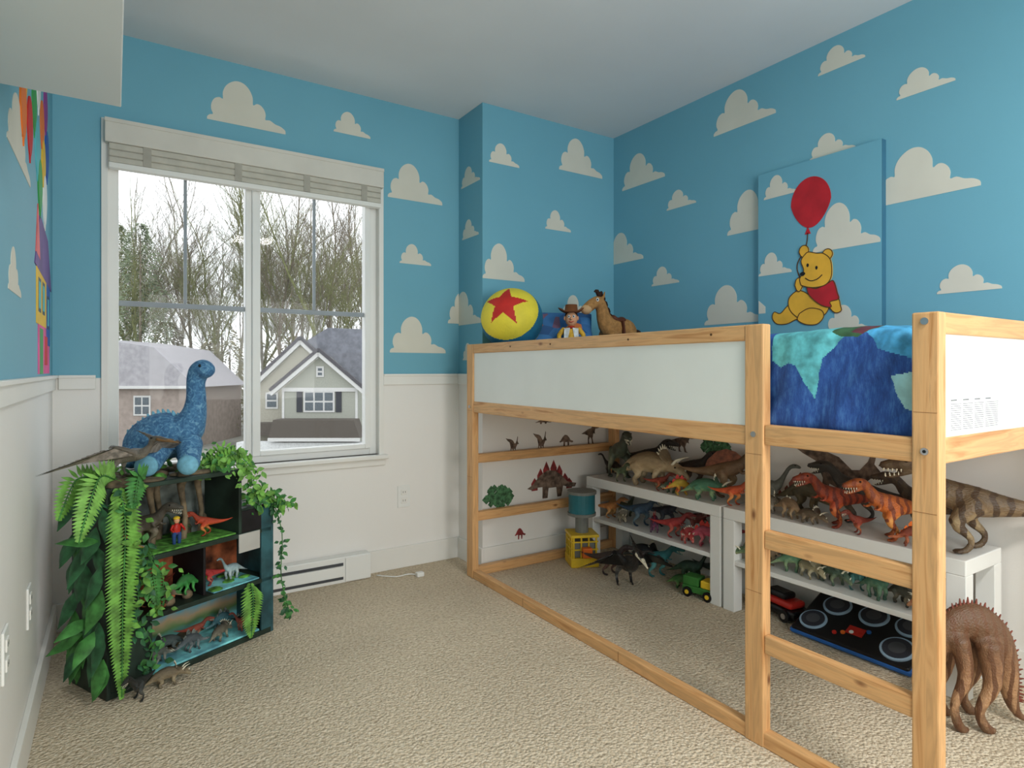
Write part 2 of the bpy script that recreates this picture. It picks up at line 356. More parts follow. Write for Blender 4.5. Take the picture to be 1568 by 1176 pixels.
m.box((0.016,3.057,gz0),(0.507,3.059,gz1),GL.m); m.box((0.570,3.046,gz0+.02),(1.072,3.048,gz1),GL.m)
m.box((WX0,3.0,WZ0),(WX0+0.012,3.035,WZ1),TRIM); m.box((WX1-0.012,3.0,WZ0),(WX1,3.035,WZ1),TRIM)
m.box((WX0-0.012,2.988,WZ0-0.01),(WX0+0.012,3.0,WZ1+0.01),TRIM,bev=.002); m.box((WX1-0.012,2.988,WZ0-0.01),(WX1+0.012,3.0,WZ1+0.01),TRIM,bev=.002)
m.box((WX0,2.992,WZ1-.004),(WX1,3.0,WZ1+.012),TRIM)
m.box((WX0-0.03,2.955,WZ0-0.02),(WX1+0.03,3.035,WZ0),TRIM,bev=.004)
m.box((WX0-0.02,2.985,WZ0-0.055),(WX1+0.02,3.0,WZ0-0.02),TRIM,bev=.002)
m.build('window_1')
SL=mat('blind_fabric',(196,191,178),0.7,0.03,20); SL2=mat('blind_fabric_fold',(172,167,155),0.7,0.03,20); HRL=mat('blind_valance',(216,211,200),0.5,0.02,6)
m=MB()
m.box((WX0+.0,2.952,1.955),(WX1,2.99,2.050),HRL,bev=.004); m.box((WX0+.0,2.949,2.036),(WX1,2.953,2.052),HRL,bev=.001)
m.box((WX0+.014,2.962,1.874),(WX1-.014,2.986,1.957),SL2)
for a,b in ((1.876,1.898),(1.901,1.926),(1.929,1.954)): m.box((WX0+.014,2.957,a),(WX1-.014,2.988,b),SL,bev=.004)
m.box((WX0+.014,2.954,1.853),(WX1-.014,2.99,1.875),TRIM,bev=.003)
for x in (0.1,0.45,0.75,1.03):
    m.box((x,2.955,1.876),(x+.03,2.958,1.955),SL2)
m.build('window_blind')

# ---------------------------------------------------------------- heater, outlets, cable, wall cabinet
m=MB(); m.box((0.28,2.93,0.0),(1.068,2.986,0.125),WHITE,bev=.004)
m.box((0.30,2.926,0.085),(0.93,2.932,0.098),DARK); m.box((0.30,2.926,0.018),(0.93,2.932,0.03),DARK)
m.box((0.30,2.922,0.032),(0.93,2.93,0.083),WHITE,bev=.002); m.box((0.94,2.924,0.004),(1.068,2.932,0.121),WHITE,bev=.003)
m.build('baseboard_heater')
def outlet(loc,rz):
    m=MB(); m.box((-.035,-.006,-.057),(.035,0,.057),WHITE,bev=.002)
    for z in (-.022,.022):
        m.box((-.017,-.009,z-.014),(.017,-.005,z+.014),TRIM,bev=.002)
        for x in (-.006,.006): m.box((x-.001,-.0095,z-.004),(x+.001,-.0085,z+.006),BLACK)
    m.build('wall_outlet',loc,rz)
outlet((1.273,3.0,0.37),0); outlet((XL,2.18,0.37),90); outlet((XL,1.73,0.41),90)
m=MB(); m.tube([(1.10,2.93,.006,.003),(1.17,2.86,.006,.003),(1.24,2.86,.006,.003),(1.27,2.83,.006,.003)],WHITE,n=8,ref=(0,0,1),sub=5)
m.box((1.262,2.80,.0),(1.30,2.83,.022),WHITE,bev=.004); m.build('power_cable')
m=MB(); CAB=mat('cabinet_white',(214,216,215),0.5,0.01,2)
m.box((XL,0.95,1.576),(0.012,1.50,1.592),CAB,bev=.002); m.box((XL,0.95,1.592),(XL+.016,1.50,2.1),CAB); m.box((-.004,0.95,1.592),(0.012,1.50,2.1),CAB)
m.box((XL,1.484,1.592),(0.012,1.50,2.1),CAB); m.box((XL,0.95,1.592),(.012,0.966,2.1),CAB); m.box((XL,0.95,2.085),(.012,1.50,2.1),CAB)
m.cyl((-.05,.945,1.66),(-.05,.95,1.66),.012,DARK)
m.build('wall_cabinet')

# ---------------------------------------------------------------- loft bed
SEAM=mat('wood_seam',(140,92,54),.7,.05); PRT=mat('label_print',(120,122,124),.6,.03); LBL=mat('label_paper',(238,239,236),.6,.01)
m=MB(); BX=1.485
def wb(a,b,mt): m.box(a,b,mt,bev=.004)
for X in (BX,2.43):
    for (a,b) in ((.60,.655),(2.64,2.70)): wb((X,a,0),(X+.035,b,1.16),WZ)
wb((BX,1.025,0),(BX+.035,1.084,1.16),WZ)
for (a,b,zs) in ((.60,.655,(.94,.72)),(1.025,1.084,(.80,.42)),(2.64,2.70,(.83,.5))):
    for z in zs: m.box((BX-.0004,a+.004,z),(BX+.001,b-.004,z+.0009),SEAM)
wb((BX+.003,.655,0),(BX+.035,2.64,.042),WY)
m.box((BX+.0026,1.6,.002),(BX+.004,1.602,.04),SEAM); m.box((BX+.0026,2.2,.002),(BX+.004,2.202,.04),SEAM)
wb((BX+.004,.655,.828),(BX+.03,1.025,.883),WY); wb((BX+.004,1.084,.822),(BX+.03,2.64,.877),WY)
wb((BX+.002,1.084,1.115),(BX+.032,2.64,1.16),WY)
m.box((BX+.009,1.084,.877),(BX+.018,2.64,1.115),PANEL)
for z in (.567,.28): wb((BX+.004,.655,z-.023),(BX+.03,1.025,z+.027),WY)
wb((BX+.035,.602,1.112),(2.43,.632,1.16),WX); wb((BX+.035,.602,.828),(2.43,.632,.885),WX); m.box((BX+.035,.608,.885),(2.43,.618,1.112),PANEL)
wb((BX+.035,2.668,1.112),(2.43,2.698,1.16),WX); wb((BX+.035,2.668,.828),(2.43,2.698,.885),WX); m.box((BX+.035,2.68,.885),(2.43,2.69,1.112),PANEL)
for z0_,z1_ in ((.565,.61),(.275,.32),(0,.045)): wb((BX+.035,2.66,z0_),(2.43,2.695,z1_),WX)
wb((2.435,.655,.828),(2.462,2.64,.883),WY); wb((2.435,.655,1.115),(2.462,2.64,1.16),WY); m.box((2.445,.655,.883),(2.453,2.64,1.115),PANEL)
for i in range(13):
    y=.70+i*.155; wb((BX+.03,y,.838),(2.435,y+.07,.85),WX)
for (y,z) in ((.628,.855),(1.055,.855),(.628,1.14),(2.67,.85)): m.cyl((BX+.001,y,z),(BX-.003,y,z),.008,METAL,n=16)
m.cyl((BX-.003,.628,.855),(BX-.0035,.628,.855),.004,BLACK,n=6)
for (y) in (1.2,1.55,2.0,2.3): m.cyl((BX+.003,y,1.138),(BX+.001,y,1.138),.004,OUTL,n=10)
random.seed(5)
m.box((1.552,.6075,.893),(1.83,.608,.972),LBL)
for bx,e in ((1.56,1.612),(1.622,1.674),(1.684,1.735),(1.745,1.82)):
    z=.964
    m.box((bx,.6068,z),(bx+.03,.6075,z+.003),PRT); z-=.008
    while z>.898:
        x=bx
        while x<e-.004:
            w=random.uniform(.003,.011); m.box((x,.6069,z),(min(x+w,e),.6075,z+.0015),PRT); x+=w+.0025
        z-=.0048
m.build('loft_bed')
m=MB(); m.box((1.545,.68,.851),(2.42,2.62,.96),WHITE,bev=.03); m.build('mattress')
NAVY=NT('comforter_navy'); tc=NAVY.new('ShaderNodeTexCoord'); nz=NAVY.new('ShaderNodeTexNoise'); nz.inputs['Scale'].default_value=22; nz.inputs['Detail'].default_value=7; nz.inputs['Roughness'].default_value=.75
mp=NAVY.new('ShaderNodeMapping'); mp.inputs['Scale'].default_value=(1,3.5,.9); NAVY.link(tc.outputs['Object'],mp.inputs[0]); NAVY.link(mp.outputs[0],nz.inputs['Vector'])
rr=ramp(NAVY,[(.3,(26,54,114)),(.5,(38,80,150)),(.7,(70,118,182))]); NAVY.link(nz.outputs['Fac'],rr.inputs['Fac']); NAVY.link(rr.outputs[0],NAVY.b.inputs['Base Color']); NAVY.b.inputs['Roughness'].default_value=.8
TEAL=mat('comforter_teal',(96,178,186),.8,.12,40); LTEAL=mat('comforter_sky',(78,160,206),.8,.12,40); GRN=mat('comforter_green',(56,92,62),.75,.1,30); PALE=mat('comforter_pale',(158,204,206),.75,.06,30); MAR=mat('comforter_maroon',(96,50,60),.75,.1,30)
def inpoly(p,P):
    r=False;n=len(P);j=n-1
    for i in range(n):
        if (P[i][1]>p[1])!=(P[j][1]>p[1]) and p[0]<(P[j][0]-P[i][0])*(p[1]-P[i][1])/(P[j][1]-P[i][1])+P[i][0]: r=not r
        j=i
    return r
prof=[(1.535,.862),(1.522,.89),(1.525,.95),(1.522,1.02),(1.524,1.09),(1.534,1.128),(1.59,1.14),(1.75,1.118),(1.95,1.112),(2.15,1.112),(2.35,1.11),(2.415,1.06),(2.42,.97)]
pr=cat([(a,b,0) for a,b in prof[:7]],20)[:-1]+cat([(a,b,0) for a,b in prof[6:]],6)
ys=[.662+.0022*i for i in range(200)]; y=ys[-1]
while y<2.63: y+=.01; ys.append(min(y,2.632))
vs=[];fs=[];npf=len(pr); ny=len(ys)-1
for j,y in enumerate(ys):
    e=min(1,min(y-.662,2.632-y)/.03)
    for i,(px,pz,_) in enumerate(pr):
        front=1-min(1,max(0,(px-1.55)/.1))
        n1=noise.noise(Vector((px*5,y*7,pz*5)))*.010; n2=noise.noise(Vector((px*12,y*22+pz*10,pz*8+3)))*.007
        fold=front*.006*math.sin(y*40+pz*16+5*noise.noise(Vector((y*4,pz*4,1))))
        seam=front*.006*abs(math.sin((y*.6+pz)*14))**.35
        x=px+(n1+n2+fold)*(front)+ (0.008 if front>0 else 0)-seam+.003; z=pz+(n1*1.3+n2*.8)*(1-front*.6)
        if pz>1.0: z=1.0+(z-1.0)*(.9+.1*e)
        vs.append((max(x,1.506),y,z))
for j in range(ny):
    for i in range(npf-1): fs.append((j*npf+i,j*npf+i+1,(j+1)*npf+i+1,(j+1)*npf+i))
m=MB(); m.mi(NAVY.m)
polT=[(1.03,1.15),(1.03,1.06),(1.0,1.04),(.975,1.052),(.955,1.045),(.905,.955),(.885,1.06),(.79,1.16)]
polL=[(.81,1.16),(.62,1.19),(.62,1.02),(.675,1.06),(.745,1.085)]; polG=[(.87,1.2),(.865,1.13),(.84,1.118),(.80,1.115),(.765,1.14),(.76,1.2)]; polP=[(.72,1.02),(.66,1.03),(.66,.93),(.69,.945)]; polM=[(.80,1.2),(.815,1.128),(.79,1.122),(.77,1.14),(.765,1.2)]
for f in fs:
    c=[sum(vs[i][k] for i in f)/4 for k in range(3)]; p=(c[1]+.003*noise.noise(Vector((c[1]*40,c[2]*40,0))),c[2]+max(0,(c[0]-1.56))*.3)
    mt=NAVY.m
    if c[1]<1.1:
        if inpoly(p,polM): mt=MAR
        elif inpoly(p,polG): mt=GRN
        elif inpoly(p,polL): mt=LTEAL
        elif inpoly(p,polT): mt=TEAL
        elif inpoly(p,polP): mt=PALE
    k=m.mi(mt); m.f.append(f); m.m.append(k); m.sm.append(True)
m.v=vs
m.build('comforter')

# ---------------------------------------------------------------- benches
def bench(y0):
    m=MB(); a,b=2.21,2.485; y1=y0+.90
    m.box((a,y0,.39),(b,y1,.44),WHITE,bev=.003)
    for x in (a,b-.055):
        for y in (y0,y1-.055): m.box((x,y,0),(x+.055,y+.055,.39),WHITE,bev=.002)
    m.box((a+.004,y0+.055,.20),(b-.004,y1-.055,.22),WHITE,bev=.002)
    m.build('low_bench')
bench(.82); bench(1.735)

# ---------------------------------------------------------------- dinosaur makers (unit length, feet at z=0, facing +x)
def theropod(mb,mt,X=None,sail=None,jaw=True,vox=.013,crest=None):
    sp=[(-.55,0,.32,.005),(-.45,.0,.29,.016,.018),(-.32,0,.27,.032,.036),(-.18,0,.275,.05,.06),(-.04,0,.29,.072,.088),(.07,0,.32,.068,.085),(.16,0,.375,.05,.062),(.21,0,.44,.038,.046),(.26,0,.485,.042,.046),(.32,0,.495,.046,.046),(.38,0,.485,.036,.034),(.44,0,.472,.024,.024)]
    P=[('t',sp)]
    if jaw: P.append(('t',[(.27,0,.455,.034,.02),(.34,0,.425,.028,.014),(.41,0,.405,.016,.01)]))
    for s,dx in ((1,.05),(-1,-.05)):
        P.append(('t',[(-.05+dx*.3,.05*s,.29,.05,.07),(.03+dx,.082*s,.18,.034,.04),(-.045+dx,.085*s,.09,.018,.02),(-.02+dx,.085*s,.022,.02),(.045+dx,.085*s,.014,.013)]))
        P.append(('t',[(-.02+dx,.085*s,.02,.018),(.03+dx,.115*s,.012,.01)])); P.append(('t',[(-.02+dx,.085*s,.02,.018),(.035+dx,.06*s,.012,.01)]))
        P.append(('t',[(.12,.045*s,.33,.022),(.165,.075*s,.275,.014),(.215,.07*s,.285,.011)]))
    if crest: P.append(('t',[(.3,0,.52,.02),(.22,0,.57,.016),(.14,0,.60,.01)]))
    mb.organic(P,mt,vox,X)
    for s in (1,-1):
        mb.ell((.315,.043*s,.512),.009,EYE,n=8,X=X)
        for i in range(5):
            x=.34+i*.022; w=.036-i*.004
            mb.tube([(x,w*s*.8,.458,.005),(x,w*s*.8,.44,.0008)],TOOTH,n=5,sub=1,X=X)
            if jaw: mb.tube([(x-.01,w*s*.6,.428-i*.005,.004),(x-.01,w*s*.6,.448-i*.005,.0008)],TOOTH,n=5,sub=1,X=X)
    if sail:
        pts=[(-.24,.30),(-.2,.40),(-.1,.50),(0,.53),(.1,.50),(.17,.44),(.14,.36),(0,.33),(-.12,.31)]
        mb.poly(pts,lambda p,d:(p[0],-.006+d,p[1]),.012,sail,X)
def sauropod(mb,mt,X=None,vox=.013,long=1.0):
    P=[('t',[(-.52,0,.08,.006),(-.4,0,.13,.02),(-.27,0,.2,.04,.045),(-.12,0,.26,.085,.09),(.03,0,.27,.09,.1),(.13,0,.3,.06,.07),(.19,0,.38,.038),(.24,0,.47*long,.028),(.29,0,.55*long,.026),(.35,0,.575*long,.032,.03),(.42,0,.56*long,.02,.018)])]
    for s in (1,-1):
        for x,dx in ((-.11,-.02),(.08,.02)): P.append(('t',[(x,.05*s,.24,.045),(x+dx,.065*s,.13,.033),(x-dx*.3,.065*s,.06,.028),(x,.065*s,.01,.034)]))
    mb.organic(P,mt,vox,X)
    for s in (1,-1): mb.ell((.36,.028*s,.588*long),.008,EYE,n=8,X=X)
def ceratops(mb,mt,X=None,vox=.013,horn=TOOTH):
    P=[('t',[(-.5,0,.1,.008),(-.38,0,.16,.035),(-.22,0,.24,.09,.095),(-.05,0,.27,.115,.125),(.1,0,.26,.1,.11),(.2,0,.25,.075,.08),(.29,0,.22,.068,.07),(.37,0,.17,.045,.05),(.43,0,.12,.02,.03)]),
       ('t',[(.2,0,.29,.10,.012),(.15,0,.36,.15,.014),(.13,0,.43,.11,.012)],{'sub':4})]
    for s in (1,-1):
        P.append(('t',[(-.2,.07*s,.24,.06,.07),(-.14,.09*s,.13,.038),(-.19,.09*s,.07,.028),(-.16,.09*s,.015,.036)]))
        P.append(('t',[(.1,.07*s,.2,.045),(.07,.1*s,.12,.033),(.1,.1*s,.06,.026),(.11,.1*s,.015,.033)]))
    mb.organic(P,mt,vox,X)
    for s in (1,-1):
        mb.tube([(.26,.045*s,.27,.018),(.32,.055*s,.33,.012),(.41,.055*s,.36,.002)],horn,n=8,X=X); mb.ell((.3,.06*s,.245),.01,EYE,n=8,X=X)
        for i in range(4):
            a=.5+i*.35; mb.tube([(.13,math.cos(a)*.13*s,.34+math.sin(a)*.1,.012),(.12,math.cos(a)*.17*s,.35+math.sin(a)*.14,.002)],horn,n=6,sub=1,X=X)
    mb.tube([(.39,0,.2,.015),(.42,0,.25,.002)],horn,n=8,sub=1,X=X)
def stego(mb,mt,pl,X=None,vox=.013,plates=True):
    P=[('t',[(-.52,0,.16,.006),(-.4,0,.18,.025),(-.26,0,.24,.06),(-.1,0,.32,.09,.105),(.05,0,.3,.085,.1),(.17,0,.22,.055,.06),(.27,0,.17,.034),(.34,0,.165,.036,.034),(.42,0,.15,.018)])]
    for s in (1,-1):
        P.append(('t',[(-.14,.06*s,.3,.055,.065),(-.08,.075*s,.17,.036),(-.14,.075*s,.08,.024),(-.11,.075*s,.012,.032)]))
        P.append(('t',[(.1,.06*s,.22,.04),(.07,.08*s,.12,.028),(.1,.08*s,.05,.022),(.11,.08*s,.012,.028)]))
    mb.organic(P,mt,vox,X)
    for s in (1,-1): mb.ell((.345,.032*s,.18),.007,EYE,n=8,X=X)
    back=[(-.38,.205),(-.3,.26),(-.21,.34),(-.11,.42),(0,.41),(.09,.35),(.17,.27),(.24,.2)]
    for i,(x,z) in enumerate(back):
        h=(.05,.07,.1,.12,.12,.09,.06,.04)[i]*(1 if plates else .35); y=.018*(1 if i%2 else -1)
        mb.poly([(x-h*.4,z-.03),(x-h*.45,z+h*.35),(x,z+h),(x+h*.45,z+h*.35),(x+h*.35,z-.03)],lambda p,d:(p[0],y-.005+d,p[1]),.01,pl,X)
    for s in (1,-1):
        for x in (-.5,-.45): mb.tube([(x,.01*s,.17,.009),(x-.04,.06*s,.22,.001)],TOOTH,n=6,sub=1,X=X)
def ptero(mb,mt,wing,X=None,vox=.013,beak=None,span=1.0):
    P=[('t',[(-.25,0,.12,.01),(-.12,0,.15,.04),(.0,0,.18,.055),(.1,0,.2,.04),(.17,0,.26,.022),(.2,0,.31,.028),(.27,0,.32,.022),(.42,0,.30,.006)]),('t',[(.2,0,.32,.02),(.1,0,.36,.012),(.02,0,.38,.004)])]
    for s in (1,-1):
        P.append(('t',[(-.12,.03*s,.13,.025),(-.16,.05*s,.06,.015),(-.13,.05*s,.012,.012),(-.08,.05*s,.008,.008)]))
        P.append(('t',[(.06,.03*s,.2,.025),(.04,.18*s*span,.27,.016),(.1,.3*s*span,.26,.012),(-.1,.62*s*span,.12,.004)]))
    mb.organic(P,mt,vox,X)
    for s in (1,-1):
        pts=[(.06,.04*s,.19),(.04,.18*s*span,.265),(.1,.3*s*span,.255),(-.1,.62*s*span,.118),(-.1,.35*s*span,.16),(-.18,.18*s*span,.15),(-.15,.04*s,.14)]
        mb.add(pts,[tuple(range(7))] ,wing,False,X); mb.add([(a,b,c-.006) for a,b,c in pts],[tuple(range(6,-1,-1))],wing,False,X); mb.ell((.21,.026*s,.325),.008,EYE,n=8,X=X)
    if beak: mb.tube([(.25,0,.318,.024,.02),(.34,0,.308,.014),(.45,0,.295,.004)],beak,n=10,X=X)

def put(kind,name,loc,rz,L,cols,**k):
    m=MB(); dm=dinomat(*cols)
    kind(m,dm,**k) if kind is not stego else kind(m,dm,k.pop('pl'),**k)
    return m.build(name,loc,rz,L)
ZT=.441; ZS=.221
RED=mat('red_plastic',(190,45,35),.4,.08); ORG=mat('orange_plastic',(225,110,40),.4,.08); GREEN=mat('green_plastic',(60,120,55),.4,.08); YELP=mat('yellow_plastic',(228,190,50),.4,.06); TEALP=mat('teal_plastic',(45,110,120),.4,.06); PLB=mat('plate_brown',(120,60,45),.5,.1)
SAILB=mat('sail_brown',(110,62,40),.5,.2,20)
def th(x,y,z,rz,L,c,n='toy_tyrannosaurus',**k): put(theropod,n,(x,y,z),rz,L,c,**k)
def sa(x,y,z,rz,L,c): put(sauropod,'toy_brachiosaurus',(x,y,z),rz,L,c)
def ce(x,y,z,rz,L,c): put(ceratops,'toy_triceratops',(x,y,z),rz,L,c)
def stg(x,y,z,rz,L,c,pl=PLB,**k): put(stego,'toy_stegosaurus' if k.get('plates',True) else 'toy_ankylosaurus',(x,y,z),rz,L,c,pl=pl,**k)
# left bench top
th(2.33,2.50,ZT,-118,.50,((84,94,78),(130,132,108)))
sa(2.38,2.62,ZT,170,.20,((60,50,45),(100,85,70)))
th(2.43,2.38,ZT,-80,.42,((52,46,42),(95,76,62)),'toy_allosaurus')
ce(2.31,2.23,ZT,-72,.44,((176,152,116),(208,188,152)))
th(2.44,2.08,ZT,-78,.36,((60,48,42),(100,80,66)),'toy_allosaurus')
th(2.40,1.85,ZT,-55,.42,((128,98,68),(170,144,108)),'toy_spinosaurus',sail=SAILB)
th(2.25,2.40,ZT,-100,.20,((92,110,80),(140,140,110)),'toy_raptor')
th(2.25,2.12,ZT,-60,.17,((150,60,40),(190,110,70)),'toy_raptor')
stg(2.255,1.99,ZT,-35,.18,((215,180,60),(220,90,50)),RED)
ce(2.27,1.85,ZT,-60,.25,((70,125,95),(140,165,120)))
sa(2.25,2.05,ZT,-70,.15,((70,90,70),(110,120,100)))
th(2.27,1.71,ZT,-70,.22,((215,90,45),(230,160,90)),'toy_raptor')
ce(2.44,1.72,ZT,-85,.2,((90,70,60),(130,110,90)))
# right bench top
sa(2.37,1.62,ZT,-65,.32,((112,114,104),(155,153,138)))
ce(2.28,1.55,ZT,-60,.19,((125,115,100),(170,160,145)))
stg(2.265,1.44,ZT,-100,.19,((150,120,88),(180,155,120)),TOOTH,plates=False)
stg(2.42,1.46,ZT,-80,.30,((95,85,60),(130,115,85)))
th(2.29,1.27,ZT,150,.38,((180,72,36),(215,120,60),(110,40,25)))
th(2.28,1.07,ZT,152,.40,((208,108,42),(230,160,80),(130,60,30)))
th(2.43,1.26,ZT,102,.42,((66,60,54),(112,98,78)),'toy_allosaurus')
th(2.43,1.02,ZT,104,.40,((98,78,58),(140,115,85),(60,45,35)),'toy_carnotaurus')
th(2.25,1.17,ZT,165,.17,((150,60,40),(190,110,70)),'toy_raptor')
ce(2.25,1.345,ZT,-90,.15,((96,80,60),(140,120,95)))
stg(2.245,.99,ZT,120,.16,((140,60,36),(190,110,70)),ORG)
th(2.34,.86,ZT,122,.56,((124,100,72),(165,142,106),(78,58,40)),'giant_toy_tyrannosaurus')
# left lower shelf
th(2.29,2.52,ZS,-60,.22,((196,124,62),(220,170,110)),'toy_raptor')
sa(2.38,2.50,ZS,-90,.24,((80,84,60),(120,120,90)))
ce(2.27,2.41,ZS,-120,.16,((140,130,110),(180,170,150)))
th(2.30,2.30,ZS,-78,.30,((54,78,100),(104,126,136)),'toy_carnotaurus')
th(2.40,2.22,ZS,-88,.28,((60,60,70),(100,100,105)),'toy_raptor')
stg(2.27,2.18,ZS,-140,.19,((96,54,86),(140,90,120)),RED)
th(2.28,2.06,ZS,-65,.24,((176,54,52),(200,110,90)))
th(2.40,2.02,ZS,-100,.28,((135,62,52),(170,90,80)),'toy_raptor')
ce(2.26,1.96,ZS,-120,.18,((190,60,60),(210,120,110)))
stg(2.29,1.87,ZS,-60,.22,((205,84,106),(215,135,138)),RED)
th(2.40,1.86,ZS,100,.26,((155,44,54),(195,95,95)),'toy_raptor')
# right lower shelf
pal=[((90,115,80),(150,155,110)),((125,104,78),(160,145,115)),((84,128,94),(140,160,120)),((155,145,112),(190,180,150)),((74,96,78),(120,130,100)),((66,124,118),(110,150,140)),((66,108,84),(110,140,110)),((78,76,64),(120,110,90)),((140,80,50),(180,130,90))]
random.seed(4); y=1.62; i=0
while y>.93:
    L=random.uniform(.17,.22); kd=[ceratops,theropod,sauropod,ceratops][i%4]
    put(kd,{ceratops:'toy_triceratops',sauropod:'toy_brachiosaurus',theropod:'toy_raptor'}[kd],(2.28+random.uniform(-.015,.015),y,ZS),random.choice([-60,-75,-110,130]),L,pal[i%9]); i+=1; y-=.085
y=1.58
while y>.95:
    stg(2.41,y,ZS,-85,.22,pal[(i*2)%9]) if i%2 else th(2.41,y,ZS,-88,.26,pal[(i*2)%9],'toy_raptor'); i+=1; y-=.15
# floor
m=MB(); ptero(m,dinomat((30,30,32),(120,120,120)),BLACK,beak=TOOTH,span=.55); m.build('toy_pterodactyl',(2.02,2.10,0),-120,.70)
th(2.28,2.17,0,-70,.32,((48,128,130),(95,155,155)),'toy_raptor')
sa(2.36,2.02,0,-80,.28,((38,66,48),(75,100,74)))
ce(2.36,2.33,0,-70,.28,((50,50,52),(90,90,88)))
th(2.10,2.32,0,-60,.3,((70,52,48),(120,90,80)),'toy_raptor')
ce(2.26,1.98,0,-60,.17,((70,120,60),(120,150,90)))
th(2.42,1.90,0,-85,.3,((60,70,60),(110,115,90)))
m=MB(); CG=mat('cage_grey',(120,122,116),.5,.05)
m.box((-.075,-.075,0),(.075,.075,.05),YELP,bev=.006); m.box((-.06,-.06,.05),(.06,.06,.13),CG,bev=.004)
for x in (-.06,-.02,.02,.06):
    m.cyl((x,-.068,.05),(x,-.068,.16),.005,YELP,n=8); m.cyl((-.068,x,.05),(-.068,x,.16),.005,YELP,n=8)
for z in (.09,.13): m.box((-.07,-.072,z),(.07,-.064,z+.007),YELP); m.box((-.072,-.07,z),(-.064,.07,z+.007),YELP)
m.box((-.075,-.075,.155),(.075,.075,.17),YELP,bev=.004)
m.cyl((0,0,.17),(0,0,.26),.035,CG,n=16); m.cyl((0,0,.26),(0,0,.275),.075,CG,n=24); m.cyl((0,0,.275),(0,0,.375),.07,TEALP,n=24); m.cyl((0,0,.375),(0,0,.39),.078,CG,n=24)
m.box((-.02,-.11,.06),(.03,-.07,.11),ORG,bev=.004)
m.build('toy_dinosaur_tower',(2.09,2.53,0),-25)
m=MB(); m.box((-.08,-.035,.02),(.08,.035,.05),GREEN,bev=.005); m.box((-.075,-.032,.05),(-.01,.032,.085),YELP,bev=.006); m.box((.0,-.032,.05),(.078,.032,.09),GREEN,bev=.004)
m.box((-.078,-.028,.058),(-.05,.028,.078),BLACK,bev=.002)
for x in (-.05,.05):
    for s in (-1,1): m.cyl((x,.03*s,.022),(x,.045*s,.022),.022,BLACK,n=18); m.cyl((x,.045*s,.022),(x,.047*s,.022),.01,YELP,n=12)
m.build('toy_truck',(2.24,1.86,0),100)
m=MB(); m.box((-.11,-.04,.015),(.11,.04,.045),BLACK,bev=.01); m.box((-.09,-.042,.045),(.05,.035,.07),RED,bev=.01); m.box((-.06,-.03,.07),(.03,.03,.095),BLACK,bev=.01); m.box((-.1,-.045,.03),(.1,-.039,.038),YELP)
for x in (-.07,.07):
    for s in (-1,1): m.cyl((x,.03*s,.022),(x,.048*s,.022),.022,BLACK,n=18); m.cyl((x,.048*s,.022),(x,.05*s,.022),.01,METAL,n=12)
m.build('toy_race_car',(2.36,1.56,0),80,1.15)
m=MB(); BLU=mat('drum_blue',(40,95,165),.4,.05); PAD=mat('drum_pad_rubber',(46,48,56),.6,.05); RIM=mat('drum_rim',(150,175,195),.4,.05)
m.box((-.13,-.22,0),(.13,.22,.022),BLU,bev=.01); m.box((-.124,-.213,.012),(.124,.213,.03),BLACK,bev=.008)
for (x,y,r) in [(-.055,.155,.05),(.055,.115,.052),(.06,-.02,.052),(-.055,-.15,.055),(.065,-.145,.05)]:
    m.cyl((x,y,.03),(x,y,.036),r,RIM,n=32); m.cyl((x,y,.036),(x,y,.040),r*.84,PAD,n=32); m.cyl((x,y,.040),(x,y,.0405),r*.5,DARK,n=24)
for i in range(5): m.cyl((-.08+i*.014,.06-i*.025,.03),(-.08+i*.014,.06-i*.025,.035),.008,[RED,ORG,WHITE,RED,BLU][i],n=12)
m.box((-.06,-.03,.03),(-.02,.03,.033),RED)
m.build('drum_pad_toy',(2.345,1.20,.055),0,rot=(0,math.radians(-24),0))

# large spiky brown dinosaur standing beside the bench (head behind the post, tail curving towards the viewer)
m=MB(); OT=dinomat((140,100,70),(178,136,98),(104,68,44),scale=16)
m.organic([('t',[(-.16,0,.10,.012,.012),(-.145,0,.13,.022,.022),(-.115,0,.165,.022,.024),(-.095,0,.22,.024,.028),(-.06,0,.265,.032,.040),(-.01,0,.275,.040,.052),(.04,0,.24,.040,.050),(.072,0,.18,.032,.038),(.088,0,.12,.024,.028),(.098,0,.065,.016,.019),(.112,-.004,.028,.010,.011),(.14,-.012,.012,.006,.006),(.17,-.025,.008,.003,.003)]),
  ('t',[(-.065,.028,.24,.026),(-.045,.04,.15,.018),(-.07,.04,.07,.011),(-.055,.04,.012,.013),(-.035,.04,.008,.008)]),('t',[(-.065,-.028,.24,.026),(-.055,-.04,.15,.018),(-.085,-.04,.07,.011),(-.07,-.04,.012,.013),(-.05,-.04,.008,.008)]),
  ('t',[(.01,.032,.23,.034),(.035,.045,.13,.021),(.0,.045,.06,.012),(.018,.045,.012,.014),(.04,.045,.008,.008)]),('t',[(.01,-.032,.23,.034),(.012,-.045,.13,.021),(-.022,-.045,.06,.012),(-.004,-.045,.012,.014),(.018,-.045,.008,.008)])],OT,.0055)
bk=cat([(-.12,.235,0),(-.085,.285,0),(-.03,.325,0),(.035,.305,0),(.085,.25,0),(.108,.18,0),(.118,.11,0),(.122,.06,0)],6)
for i,(x,z,_) in enumerate(bk):
    d=Vector((x+.02,z-.12)).normalized(); h=.8+.5*(i%2); m.tube([(x-d.x*.022,0,z-d.y*.022,.008,.007),(x+d.x*.012*h,0,z+d.y*.012*h,.0015)],PLB,n=6,sub=1)
for s in (1,-1): m.ell((-.145,.020*s,.138),.005,EYE,n=8)
m.build('spiky_toy_dinosaur',(2.11,.76,0),-33,1.08)

